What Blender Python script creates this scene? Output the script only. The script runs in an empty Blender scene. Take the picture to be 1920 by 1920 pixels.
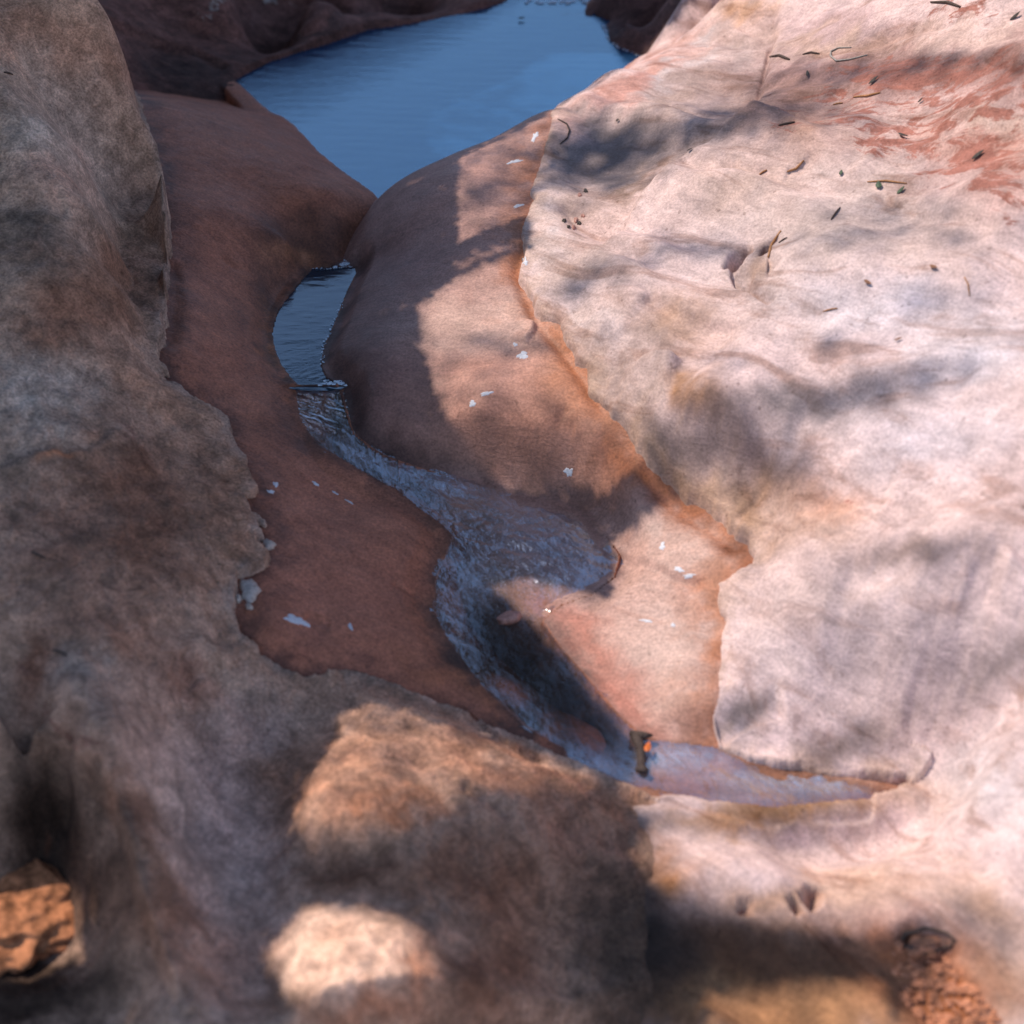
import bpy, bmesh, math, random
import numpy as np
from mathutils import Vector, Matrix

random.seed(7)
RNG = np.random.default_rng(11)
R = math.radians
SC = bpy.context.scene
COL = SC.collection

# ------------------------------------------------------------------ camera
CAM_H, PITCH, FOV = 1.5, R(35.0), R(35.0)
cam_d = bpy.data.cameras.new('camera')
cam = bpy.data.objects.new('camera', cam_d)
COL.objects.link(cam)
cam.location = (0, 0, CAM_H)
cam.rotation_euler = (math.pi / 2 - PITCH, 0, 0)
cam_d.sensor_width = 36.0
cam_d.sensor_fit = 'HORIZONTAL'
cam_d.lens = 18.0 / math.tan(FOV / 2)
cam_d.clip_start, cam_d.clip_end = 0.02, 4000.0
cam_d.dof.use_dof = True
cam_d.dof.focus_distance = 3.15
cam_d.dof.aperture_fstop = 2.5
SC.camera = cam

# ------------------------------------------------------------------ light
SUN_AZ, SUN_EL = R(296.0), R(54.0)          # azimuth clockwise from +Y (far): from the far left
SUN_DIR = np.array([math.sin(SUN_AZ) * math.cos(SUN_EL), math.cos(SUN_AZ) * math.cos(SUN_EL), math.sin(SUN_EL)])
world = bpy.data.worlds.new('World')
SC.world = world
world.use_nodes = True
wn = world.node_tree
bg = wn.nodes['Background']
sky = wn.nodes.new('ShaderNodeTexSky')
sky.sky_type = 'NISHITA'
sky.sun_disc = False
sky.sun_elevation = SUN_EL
sky.sun_rotation = SUN_AZ
sky.altitude = 500
sky.air_density = 0.9
sky.dust_density = 0.5
sky.ozone_density = 0.6
wn.links.new(sky.outputs['Color'], bg.inputs['Color'])
bg.inputs['Strength'].default_value = 0.15
sun_d = bpy.data.lights.new('sun', 'SUN')
sun_d.energy = 3.0
sun_d.angle = R(0.5)
sun_d.color = (1.0, 0.92, 0.83)
sun = bpy.data.objects.new('sun', sun_d)
COL.objects.link(sun)
sun.location = (-4, 2, 8)
sun.rotation_euler = Vector(SUN_DIR).to_track_quat('Z', 'Y').to_euler()
SC.view_settings.view_transform = 'Standard'
SC.view_settings.look = 'None'
SC.view_settings.gamma = 1.0
SC.view_settings.use_curve_mapping = False
SC.view_settings.exposure = 0.8
SC.render.engine = 'CYCLES'
SC.cycles.max_bounces = 4
SC.cycles.diffuse_bounces = 2
SC.cycles.transparent_max_bounces = 12
SC.cycles.caustics_reflective = False
SC.cycles.caustics_refractive = False

# ------------------------------------------------------------------ maths
FPX = 960.0 / math.tan(FOV / 2)
CT, ST = math.cos(PITCH), math.sin(PITCH)


def ray(u, v):
    a = (np.asarray(u, float) - 960.0) / FPX
    b = (960.0 - np.asarray(v, float)) / FPX
    return a, CT + b * ST, -ST + b * CT


def unp(u, v, z):
    """point of the place seen at photo position (u, v) that stands at height z"""
    dx, dy, dz = ray(u, v)
    t = (np.asarray(z, float) - CAM_H) / dz
    return dx * t, dy * t


def proj(x, y, z):
    zz = z - CAM_H
    d = y * CT - zz * ST
    d = np.maximum(d, 1e-3)
    return 960 + FPX * x / d, 960 - FPX * (y * ST + zz * CT) / d


def hash2(ix, iy, s):
    h = (ix.astype(np.int64) * 374761393 + iy.astype(np.int64) * 668265263 + s * 974634177) & 0xffffffff
    h = ((h ^ (h >> 13)) * 1274126177) & 0xffffffff
    h = h ^ (h >> 16)
    return (h & 0xffff).astype(np.float32) / 65535.0


def vnoise(x, y, s=0):
    ix, iy = np.floor(x), np.floor(y)
    fx, fy = x - ix, y - iy
    fx = fx * fx * fx * (fx * (fx * 6 - 15) + 10)
    fy = fy * fy * fy * (fy * (fy * 6 - 15) + 10)
    a, b = hash2(ix, iy, s), hash2(ix + 1, iy, s)
    c, d = hash2(ix, iy + 1, s), hash2(ix + 1, iy + 1, s)
    return (a + (b - a) * fx) * (1 - fy) + (c + (d - c) * fx) * fy - 0.5


def fbm(x, y, s=0, oct=4, gain=0.5):
    o, amp, f = 0, 1.0, 1.0
    for i in range(oct):
        c, q = math.cos(0.6 * i), math.sin(0.6 * i)
        o = o + amp * vnoise((x * c - y * q) * f + 13.1 * i, (x * q + y * c) * f - 7.7 * i, s + i)
        amp *= gain
        f *= 2.03
    return o


def smooth(a, b, x):
    t = np.clip((x - a) / (b - a), 0, 1)
    return t * t * (3 - 2 * t)


class TPS:
    def __init__(self, pts, lam=2e-4):
        p = np.array(pts, float)
        self.p = p[:, :2]
        n = len(p)
        d2 = ((self.p[:, None] - self.p[None]) ** 2).sum(-1)
        K = 0.5 * d2 * np.log(d2 + 1e-9) + lam * np.eye(n)
        P = np.c_[np.ones(n), self.p]
        A = np.zeros((n + 3, n + 3))
        A[:n, :n] = K
        A[:n, n:] = P
        A[n:, :n] = P.T
        s = np.linalg.solve(A, np.r_[p[:, 2], 0, 0, 0])
        self.w, self.c = s[:n].astype(np.float32), s[n:]

    def __call__(self, x, y):
        x = np.asarray(x, np.float32)
        y = np.asarray(y, np.float32)
        sh = x.shape
        x, y = x.ravel(), y.ravel()
        out = np.empty(len(x), np.float32)
        for i in range(0, len(x), 60000):
            xs, ys = x[i:i + 60000], y[i:i + 60000]
            d2 = (xs[:, None] - self.p[None, :, 0].astype(np.float32)) ** 2 + (ys[:, None] - self.p[None, :, 1].astype(np.float32)) ** 2
            out[i:i + 60000] = (0.5 * d2 * np.log(d2 + 1e-9)) @ self.w + self.c[0] + self.c[1] * xs + self.c[2] * ys
        return out.reshape(sh).astype(float)


def poly_sdf(x, y, poly, limit=None):
    """signed distance, positive inside"""
    sh = np.shape(x)
    x, y = np.ravel(x), np.ravel(y)
    P = np.asarray(poly, float)
    out = np.full(len(x), -9.0)
    sel = np.arange(len(x))
    if limit is not None:
        m = (x > P[:, 0].min() - limit) & (x < P[:, 0].max() + limit) & (y > P[:, 1].min() - limit) & (y < P[:, 1].max() + limit)
        sel = np.nonzero(m)[0]
    xs, ys = x[sel], y[sel]
    best = np.full(len(sel), 1e9)
    ins = np.zeros(len(sel), bool)
    for i in range(len(P)):
        ax, ay = P[i]
        bx, by = P[(i + 1) % len(P)]
        ex, ey = bx - ax, by - ay
        l2 = ex * ex + ey * ey + 1e-12
        t = np.clip(((xs - ax) * ex + (ys - ay) * ey) / l2, 0, 1)
        dd = (xs - ax - t * ex) ** 2 + (ys - ay - t * ey) ** 2
        best = np.minimum(best, dd)
        c = ((ay > ys) != (by > ys))
        xi = ax + (ys - ay) * ex / (ey if abs(ey) > 1e-12 else 1e-12)
        ins ^= c & (xs < xi)
    out[sel] = np.where(ins, 1, -1) * np.sqrt(best)
    return out.reshape(sh)


def line_sdf(x, y, line, limit=0.4):
    """distance to a polyline, with sign: positive on its left; and 0..1 along it"""
    P = np.asarray(line, float)
    sh = np.shape(x)
    x, y = np.ravel(x), np.ravel(y)
    out = np.full(len(x), 9.0)
    al = np.zeros(len(x))
    m = (x > P[:, 0].min() - limit) & (x < P[:, 0].max() + limit) & (y > P[:, 1].min() - limit) & (y < P[:, 1].max() + limit)
    sel = np.nonzero(m)[0]
    xs, ys = x[sel], y[sel]
    best = np.full(len(sel), 1e9)
    sg = np.ones(len(sel))
    aa = np.zeros(len(sel))
    n = len(P) - 1
    for i in range(n):
        ax, ay = P[i]
        ex, ey = P[i + 1] - P[i]
        l2 = ex * ex + ey * ey + 1e-12
        t = np.clip(((xs - ax) * ex + (ys - ay) * ey) / l2, 0, 1)
        dd = (xs - ax - t * ex) ** 2 + (ys - ay - t * ey) ** 2
        b = dd < best
        best = np.where(b, dd, best)
        sg = np.where(b, np.where(ex * (ys - ay) - ey * (xs - ax) > 0, 1, -1), sg)
        aa = np.where(b, (i + t) / n, aa)
    out[sel] = sg * np.sqrt(best)
    al[sel] = aa
    return out.reshape(sh), al.reshape(sh)


def hit(H, u, v, z0=0.9, z1=-0.75, n=110):
    """where the line of sight through (u, v) first meets the height function H"""
    u, v = np.atleast_1d(np.asarray(u, float)), np.atleast_1d(np.asarray(v, float))
    zs = np.linspace(z0, z1, n)
    X, Y = unp(u[:, None], v[:, None], zs[None])
    D = zs[None] - H(X, Y)
    below = D <= 0
    k = np.where(below.any(1), below.argmax(1), n - 1)
    k = np.maximum(k, 1)
    i = np.arange(len(u))
    za, zb = zs[k - 1].copy(), zs[k].copy()
    for _ in range(9):
        zm = (za + zb) / 2
        xm, ym = unp(u, v, zm)
        b = zm <= H(xm, ym)
        zb = np.where(b, zm, zb)
        za = np.where(b, za, zm)
    z = (za + zb) / 2
    x, y = unp(u, v, z)
    return x, y, z


def ctrl(vis, hid=(), xyz=()):
    out = []
    for (u, v, z) in list(vis) + list(hid):
        x, y = unp(u, v, z)
        out.append((float(x), float(y), z))
    return out + list(xyz)


# ------------------------------------------------------------------ water levels
Z1, Z2 = 0.0, -0.05
POOL1_PX = [(440, 150), (465, 136), (500, 118), (560, 98), (620, 80), (690, 55), (780, 42), (870, 25), (950, 3), (975, -60), (1090, -90),
            (1105, 0), (1098, 28), (1135, 45), (1145, 78), (1170, 92), (1205, 106), (1262, 120), (1200, 158), (1100, 213), (1000, 260), (900, 298),
            (800, 333), (740, 368), (715, 380), (700, 365), (660, 338), (625, 312), (598, 290), (575, 262), (552, 236), (530, 220), (505, 210), (485, 192), (462, 170)]
POOL2_PX = [(585, 503), (560, 535), (535, 565), (520, 590), (511, 625), (515, 655), (528, 685), (545, 708), (558, 722), (600, 724), (632, 722), (610, 708), (601, 686),
            (606, 650), (625, 610), (640, 572), (655, 536), (668, 512), (664, 502), (620, 504)]
STREAM_PX = [(557, 724), (556, 745), (563, 785), (580, 812), (600, 835), (625, 850), (650, 866), (690, 890), (740, 915), (790, 955), (830, 985), (850, 1005),
             (838, 1040), (818, 1090), (815, 1140), (835, 1190), (870, 1240), (905, 1285), (940, 1315), (985, 1358), (1035, 1392),
             (1058, 1402), (1065, 1420), (1110, 1445), (1170, 1466), (1240, 1482), (1330, 1508), (1450, 1520), (1560, 1508), (1650, 1500), (1690, 1492),
             (1640, 1474), (1560, 1462), (1480, 1450), (1400, 1432), (1345, 1405), (1290, 1395), (1205, 1388), (1150, 1335), (1100, 1275), (1050, 1215),
             (1015, 1165), (1050, 1135), (1110, 1115), (1150, 1080), (1160, 1040), (1130, 1000), (1092, 962), (1060, 940), (1000, 928), (950, 922),
             (890, 908), (840, 895), (780, 878), (720, 858), (690, 840), (660, 815), (650, 785), (640, 750), (632, 724)]
WPTS = [(1200, 1300, -.188), (1260, 1360, -.193), (1150, 1210, -.178), (1250, 1250, -.182), (1220, 1130, -.16), (1230, 1040, -.142), (557, 722, -.051), (640, 722, -.051), (557, 742, -.058), (640, 742, -.058), (563, 790, -.068), (640, 790, -.068), (600, 840, -.08), (660, 850, -.088), (720, 890, -.105), (790, 890, -.113),
        (790, 940, -.125), (870, 960, -.137), (900, 920, -.133), (1000, 950, -.14), (1080, 960, -.14), (1000, 1050, -.151), (880, 1040, -.152), (1130, 1040, -.142),
        (840, 1120, -.165), (930, 1110, -.167), (1060, 1120, -.16), (900, 1200, -.178), (1000, 1180, -.177), (1050, 1280, -.185), (960, 1310, -.187), (1150, 1350, -.192),
        (1060, 1400, -.193), (1120, 1430, -.196), (1200, 1440, -.2), (1330, 1430, -.203), (1330, 1490, -.206), (1480, 1470, -.215), (1480, 1510, -.215), (1640, 1490, -.22)]
WTPS = TPS(ctrl(WPTS), 1e-4)
P1 = np.stack(unp(*np.array(POOL1_PX).T, Z1), -1)
P2 = np.stack(unp(*np.array(POOL2_PX).T, Z2), -1)
sx, sy, _ = hit(WTPS, *np.array(STREAM_PX).T, z0=0.1, z1=-.5)
P3 = np.stack([sx, sy], -1)


def carve(h, x, y, k=0.0, deep=0.05):
    """sink the rock below each water surface and bring it up at the water's edge"""
    for poly, lev, dep, soft, rr in ((P1, Z1, 0.10, False, 0.05), (P2, Z2, 0.05, True, 0.045), (P3, None, 0.004, True, 0.055)):
        sd = poly_sdf(x, y, poly, 0.12)
        if lev is None:
            sd = np.where(y > 2.622, -9.0, sd)
        L = WTPS(x, y) if lev is None else lev
        ins = sd > 0
        h = np.where(ins, np.minimum(h, L - 0.001 - dep * smooth(0, 0.09, sd) - np.clip(sd, 0, .006) * (.5 if lev is not None else .1)), h)
        rim = (~ins) & (-sd < rr)
        d = np.clip(-sd, 0, rr)
        e = L + .0012 + k
        if soft:
            f = e + (h - e) * smooth(0, rr, d)
            h = np.where(rim, np.where(h > e - .02, np.maximum(f, e + .05 * d * (1 - d / rr)), f), h)
        else:
            h = np.where(rim & (h > e - .04), np.maximum(h, e + .3 * d * (1 - d / rr)), h)
    return h


# ------------------------------------------------------------------ control points of the rock masses (photo position, height)
BANK = TPS(ctrl([
    (285, 192, .12), (350, 210, .105), (420, 235, .09), (490, 265, .075), (560, 300, .055), (640, 342, .03), (700, 370, .008),
    (480, 225, .045), (540, 255, .03), (600, 305, .025),
    (350, 330, .10), (450, 350, .075), (560, 390, .04), (650, 400, .015), (690, 400, 0), (340, 420, .085), (450, 450, .045), (540, 450, .02), (610, 440, -.005), (670, 440, -.03),
    (560, 480, -.03), (620, 490, -.048), (540, 520, -.04), (500, 560, -.035), (495, 640, -.04), (530, 710, -.047),
    (440, 560, 0), (350, 560, .05), (340, 660, .035), (420, 680, .0), (480, 700, -.028), (520, 760, -.048), (550, 790, -.06),
    (430, 780, -.025), (500, 830, -.05), (580, 860, -.08), (660, 900, -.11), (500, 920, -.06), (560, 1000, -.085), (640, 960, -.105), (740, 950, -.12), (820, 1010, -.14),
    (600, 1100, -.105), (700, 1080, -.12), (780, 1100, -.145), (520, 1120, -.085), (490, 1190, -.09), (600, 1180, -.115), (700, 1180, -.13), (800, 1180, -.16),
    (560, 1260, -.125), (680, 1250, -.14), (780, 1260, -.16), (860, 1270, -.18), (900, 1330, -.188), (960, 1380, -.195), (1040, 1420, -.2), (1100, 1450, -.21),
    (200, 600, .06), (100, 800, .02), (250, 900, -.01), (300, 1100, -.06), (100, 1200, -.05), (400, 1250, -.12), (300, 1500, -.25), (700, 1500, -.25), (1000, 1600, -.3), (0, 500, .1), (200, 300, .12),
], [(700, 560, -.14), (700, 700, -.2), (780, 850, -.25), (1000, 950, -.3), (1050, 1150, -.4), (1200, 1350, -.45)],
    [(-.15, 3.75, -.12), (-.6, 4.15, -.06), (-.75, 4.0, -.02), (-1.0, 4.2, .0), (-1.5, 3.2, .1), (-.3, 4.0, -.1), (0.3, 3.5, -.2), (1.0, 3.0, -.5), (1.2, 1.8, -.7)]))

BED = TPS(ctrl([
    (725, 358, .04), (760, 332, .07), (800, 312, .09), (860, 285, 0.105), (950, 247, 0.125), (1040, 207, 0.145),
    (740, 430, .045), (820, 400, .09), (900, 360, .125), (990, 330, 0.13), (715, 480, .0), (800, 500, 0.05), (900, 470, 0.09), (990, 450, 0.1),
    (690, 540, .0), (670, 600, -.01), (760, 580, .02), (850, 570, 0.05), (920, 560, 0.06), (990, 560, 0.07), (1040, 640, 0.05),
    (607, 656, -.046), (604, 690, -.048), (616, 712, -.05), (630, 622, -.042), (645, 577, -.036), (660, 537, -.032), (640, 690, -.035), (645, 640, -.02), (690, 660, .0), (780, 680, -.002), (860, 680, .016), (950, 680, 0.03), (1060, 700, 0.03), (1120, 780, 0),
    (650, 760, -.052), (710, 760, -.035), (800, 780, -.04), (900, 780, -.014), (1000, 780, -0.01), (1100, 840, -0.04), (1200, 870, -0.03),
    (675, 830, -.072), (740, 850, -.085), (820, 870, -.095), (900, 860, -.085), (1000, 870, -0.07), (1120, 900, -0.085), (1250, 930, -0.06), (1340, 980, -0.06),
    (780, 885, -.122), (890, 910, -.132), (960, 915, -.12), (1060, 930, -.125), (1120, 970, -.125), (1180, 990, -.1), (1270, 1010, -.085), (1370, 1050, -.07),
    (950, 945, -.142), (1060, 965, -.145), (1150, 1040, -.14), (1230, 1070, -.11), (1330, 1085, -.095),
    (1000, 1050, -.155), (1130, 1120, -.15), (1200, 1150, -.135), (1320, 1150, -.12), (880, 1060, -.16), (930, 1100, -.172), (1040, 1160, -.172), (1130, 1220, -.165),
    (1230, 1250, -.155), (1320, 1260, -.14), (1060, 1230, -.185), (1120, 1300, -.192), (1190, 1385, -.2), (1200, 1300, -.178), (1320, 1350, -.17), (1260, 1380, -.188),
    (980, 1200, -.2), (1050, 1290, -.208), (1120, 1370, -.213), (930, 1180, -.19), (1190, 1430, -.208), (1330, 1420, -.207), (1330, 1480, -.215), (1480, 1480, -.222), (1640, 1490, -.228),
    (1200, 1470, -.21), (1100, 1430, -.205), (1000, 1340, -.205),
    (1300, 700, 0.05), (1500, 1000, -.05), (1500, 1250, -.15), (1600, 700, .05), (1800, 400, .1), (1900, 1200, -.2), (1300, 300, .12),
], [(770, 350, -.12), (870, 310, -.12), (960, 272, -.1), (1050, 235, -.1), (700, 420, -.16), (560, 560, -.16), (530, 640, -.16), (520, 760, -.22), (600, 900, -.25), (740, 1000, -.26)],
    [(.1, 3.9, -.3), (.6, 4.2, -.2), (-.12, 1.95, -.3), (.0, 1.72, -.29), (.12, 1.6, -.3), (-.25, 2.15, -.28), (-.5, 2.3, -.35), (-.4, 1.7, -.45), (.5, 1.4, -.5), (1.3, 1.6, -.4), (1.3, 3.2, -.1)]))

SEAM = [(1150, 1520, -.205), (1160, 1580, -.22), (1150, 1650, -.235), (1130, 1720, -.25), (1120, 1800, -.265), (1100, 1900, -.28), (1200, 1560, -.22), (1220, 1640, -.24), (1230, 1720, -.27), (1240, 1800, -.3), (1250, 1900, -.33)]
LEFT = TPS(ctrl(SEAM + [(1290, 1600, -.265), (1300, 1700, -.31), (1320, 1850, -.37), 
    (0, 0, .50), (0, 150, .42), (0, 300, .33), (0, 450, .25), (0, 600, .19), (0, 750, .14), (0, 900, .10), (0, 1050, .07), (0, 1200, .03), (0, 1340, .0),
    (100, 0, .45), (160, 40, .37), (185, 100, .33), (230, 160, .275), (265, 210, .24), (290, 270, .215), (305, 330, .19), (315, 400, .165), (318, 480, .145), (310, 560, .11), (305, 640, .075),
    (120, 150, .36), (150, 300, .28), (180, 400, .235), (200, 500, .185), (180, 620, .14), (220, 700, .09), (100, 520, .215),
    (120, 820, .10), (250, 780, .06), (340, 790, .015), (400, 850, -.015), (250, 900, .035), (150, 950, .05), (350, 950, -.005), (440, 960, -.035),
    (120, 1080, .05), (280, 1060, .01), (400, 1080, -.035), (450, 1150, -.06), (200, 1180, .015), (330, 1180, -.035), (450, 1240, -.085), (560, 1290, -.125), (680, 1290, -.135), (800, 1330, -.15),
    (120, 1290, .01), (250, 1290, -.03), (400, 1310, -.095), (520, 1370, -.15), (600, 1360, -.145), (60, 1350, -.01), (140, 1400, -.025), (200, 1460, -.035),
    (330, 1400, -.11), (450, 1450, -.17), (530, 1480, -.175), (560, 1430, -.155), (240, 1560, -.05), (330, 1560, -.13), (430, 1580, -.185), (520, 1600, -.18),
    (270, 1680, -.075), (370, 1700, -.15), (460, 1720, -.18), (310, 1800, -.10), (400, 1830, -.16), (480, 1860, -.17), (345, 1915, -.13),
    (640, 1380, -.128), (600, 1460, -.115), (580, 1550, -.115), (680, 1480, -.10), (720, 1380, -.14), (780, 1450, -.125), (700, 1570, -.12), (800, 1540, -.135),
    (860, 1420, -.14), (900, 1500, -.14), (960, 1440, -.16), (1000, 1500, -.16), (1080, 1490, -.185), (1140, 1510, -.2),
    (620, 1630, -.15), (700, 1660, -.14), (800, 1640, -.145), (900, 1600, -.17), (1000, 1600, -.18), (1080, 1580, -.21),
    (560, 1740, -.13), (640, 1760, -.09), (740, 1760, -.095), (820, 1800, -.12), (600, 1850, -.10), (720, 1870, -.09), (830, 1900, -.13), (900, 1720, -.165), (940, 1850, -.19), (1010, 1700, -.22), (1050, 1850, -.26),
    
    (60, 1450, -.12), (120, 1520, -.16), (150, 1640, -.185), (60, 1600, -.19), (180, 1760, -.2), (100, 1850, -.215), (230, 1880, -.19),
], [(175, 110, .15), (220, 180, .1), (255, 240, .05), (285, 310, .03), (300, 400, .01), (305, 480, .0), (295, 560, -.01), (295, 640, -.02), (160, 40, .15)],
    [(-.9, 3.9, -.05), (-1.6, 3.0, .6), (-1.5, 2.0, .35), (-1.3, 1.4, .0), (-.9, .9, -.2), (-.2, .9, -.25), (-1.8, 4.2, .6), (-.55, .75, -.25), (.4, .9, -.42)]))

RIGHT = TPS(ctrl(SEAM + [(1080, 1600, -.255), (1060, 1700, -.285), (1040, 1850, -.33), 
    (1040, 207, 0.15), (1090, 178, .19), (1150, 142, .20), (1200, 108, .205), (1260, 80, .22), (1330, 50, .24), (1345, 10, .265), (1350, -60, .29), (1400, -40, .31), (1480, -60, .365), (1560, -80, .43), (1720, -90, .52),
    (1030, 260, 0.15), (1010, 330, 0.14), (1000, 400, 0.13), (990, 470, 0.11), (1010, 560, 0.085), (1090, 260, 0.175), (1150, 200, .205), (1250, 150, .235), (1350, 110, .26),
    (1400, 60, .275), (1420, 130, .275), (1400, 200, .27), (1300, 250, .245), (1200, 310, 0.195), (1100, 350, 0.165), (1120, 420, 0.15),
    (1480, 50, .33), (1500, 150, .325), (1480, 250, .30), (1600, 0, .42), (1650, 120, .39), (1800, 50, .50), (1900, 0, .57), (1900, 130, .52), (1900, 260, .47), (1750, 220, .405), (1620, 250, .355),
    (1200, 420, 0.175), (1320, 340, .245), (1450, 330, .28), (1580, 350, .315), (1700, 350, .355), (1900, 400, .41), (1070, 480, 0.125), (1180, 500, 0.16), (1330, 470, 0.195), (1400, 520, 0.2), (1500, 470, .27), (1650, 480, .305), (1900, 520, .34),
    (1060, 590, 0.08), (1130, 600, 0.11), (1230, 610, 0.14), (1350, 610, 0.165), (1500, 620, 0.2), (1700, 620, .25), (1900, 650, .29), (1090, 680, 0.045), (1180, 660, 0.09), (1300, 690, 0.13), (1450, 720, 0.15), (1650, 740, 0.2), (1850, 780, .235),
    (1170, 720, 0.055), (1220, 710, 0.09), (1300, 750, 0.11), (1190, 790, 0.03), (1270, 800, 0.06), (1220, 860, 0), (1350, 850, 0.055), (1500, 830, 0.1), (1700, 860, .16), (1900, 880, .21),
    (1280, 920, -0.035), (1380, 930, -0.01), (1480, 930, 0.04), (1360, 985, -0.045), (1420, 1010, -0.03), (1600, 980, .07), (1750, 980, .125), (1900, 1010, .15), (1420, 1080, -0.055), (1520, 1080, -.01), (1650, 1080, .03), (1800, 1080, .10),
    (1360, 1120, -0.095), (1450, 1160, -.07), (1600, 1180, -.04), (1750, 1180, .03), (1900, 1180, .06), (1355, 1220, -0.13), (1450, 1260, -.115), (1600, 1290, -.11), (1780, 1290, -.03), (1900, 1300, .0),
    (1350, 1320, -.155), (1420, 1360, -.155), (1540, 1380, -.165), (1680, 1390, -.13), (1850, 1410, -.06), (1350, 1390, -.185), (1450, 1420, -.19), (1600, 1450, -.2), (1730, 1470, -.165), (1880, 1490, -.08),
    (1700, 1520, -.2), (1560, 1540, -.215), (1400, 1550, -.212), (1280, 1550, -.208), (1830, 1550, -.12), (1900, 1600, -.1),
    (1350, 1600, -.2), (1500, 1600, -.195), (1650, 1610, -.18), (1780, 1640, -.15), (1260, 1660, -.22), (1400, 1670, -.215), (1550, 1690, -.21), (1700, 1710, -.19), (1900, 1720, -.15),
    (1310, 1740, -.26), (1450, 1750, -.25), (1600, 1780, -.24), (1750, 1800, -.225), (1900, 1830, -.2), (1400, 1840, -.29), (1550, 1870, -.27), (1700, 1900, -.25), (1360, 1900, -.31),
], [(1060, 225, -.03), (1160, 165, -.02), (1215, 128, -.02), (1340, 75, 0.0), (1365, 10, .02), (1380, -60, .05), (1300, 76, .12), (1240, 100, .1), (1180, 132, .09), (1110, 175, .08), (1350, 52, .14), (1362, 0, .15)],
    [(.65, 4.4, -.05), (1.3, 3.6, .5), (1.5, 2.5, .5), (1.4, 1.6, .2), (1.2, 1.1, -.1), (.9, .8, -.35), (.3, .85, -.42), (1.2, 4.6, .2), (1.9, 3.2, .6)]))

FARB = TPS(ctrl([
    (440, 148, .005), (500, 115, .012), (560, 95, .015), (620, 76, .015), (690, 52, .012), (780, 38, .008), (870, 20, .005), (950, 0, .003),
    (380, 150, .02), (300, 130, .05), (230, 90, .12), (200, 40, .17), (180, 0, .2), (330, 80, .08), (450, 90, .03), (560, 60, .025), (700, 20, .02), (840, -5, .01),
    (330, 30, .11), (450, 30, .06), (580, 10, .05), (400, -40, .14), (600, -50, .09), (800, -60, .05), (950, -80, .03), (360, 180, .0), (420, 195, -.03),
], [(480, 160, -.14), (600, 110, -.14), (760, 70, -.13), (900, 40, -.12)],
    [(-.2, 4.0, -.25), (-1.6, 4.5, .4), (-1.4, 6.0, .6), (0, 7.0, .3), (-.8, 3.95, -.04), (.35, 5.6, .02)]), 2e-4)

FARR = TPS(ctrl([
    (1103, 30, .004), (1140, 50, .005), (1150, 80, .004), (1205, 103, .003), (1115, 5, .02), (1180, 40, .06), (1240, 60, .07), (1150, -10, .06), (1250, 10, .11), (1330, 20, .14), (1320, 80, .08), (1200, -60, .13), (1350, -80, .2),
], [(1080, 60, -.12), (1120, 110, -.12), (1220, 140, -.1)],
    [(.6, 4.0, -.15), (.3, 5.2, -.05), (1.4, 4.6, .25), (.6, 6.5, .25), (1.6, 6.0, .4)]), 2e-4)

# edge of the grey crust on the left and of the pale rock on the right, as traced
# (shared)
EDGE_L = [(150, -160), (165, -60), (172, 0), (186, 60), (190, 98), (214, 130), (248, 165), (268, 195), (276, 230), (300, 300), (312, 370), (320, 420), (319, 480), (314, 540), (313, 600), (306, 632), (312, 640), (301, 655), (299, 678),
          (310, 688), (320, 708), (306, 706), (316, 718), (338, 728), (360, 750), (390, 766), (418, 780), (431, 792), (437, 818), (452, 852), (466, 862), (464, 876), (476, 902), (484, 922), (478, 933), (456, 934), (468, 950),
          (474, 962), (492, 972), (502, 985), (497, 990), (488, 985), (494, 1000), (498, 1014), (478, 1010), (492, 1028), (509, 1048), (505, 1060), (482, 1074), (470, 1078), (445, 1082), (444, 1100), (442, 1130), (440, 1152), (444, 1164),
          (458, 1196), (470, 1205), (486, 1215), (494, 1232), (512, 1245), (530, 1252), (549, 1264), (575, 1275), (592, 1270), (610, 1262), (650, 1258), (690, 1264), (730, 1282), (775, 1302), (830, 1322), (880, 1345), (930, 1372), (985, 1398), (1040, 1424),
          (1090, 1448), (1140, 1472), (1190, 1490), (1250, 1512), (1330, 1570), (1330, 1650), (1330, 1750), (1340, 1850), (1340, 1990), (800, 2300), (-900, 2600), (-1200, 600), (-500, -200)]
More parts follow.
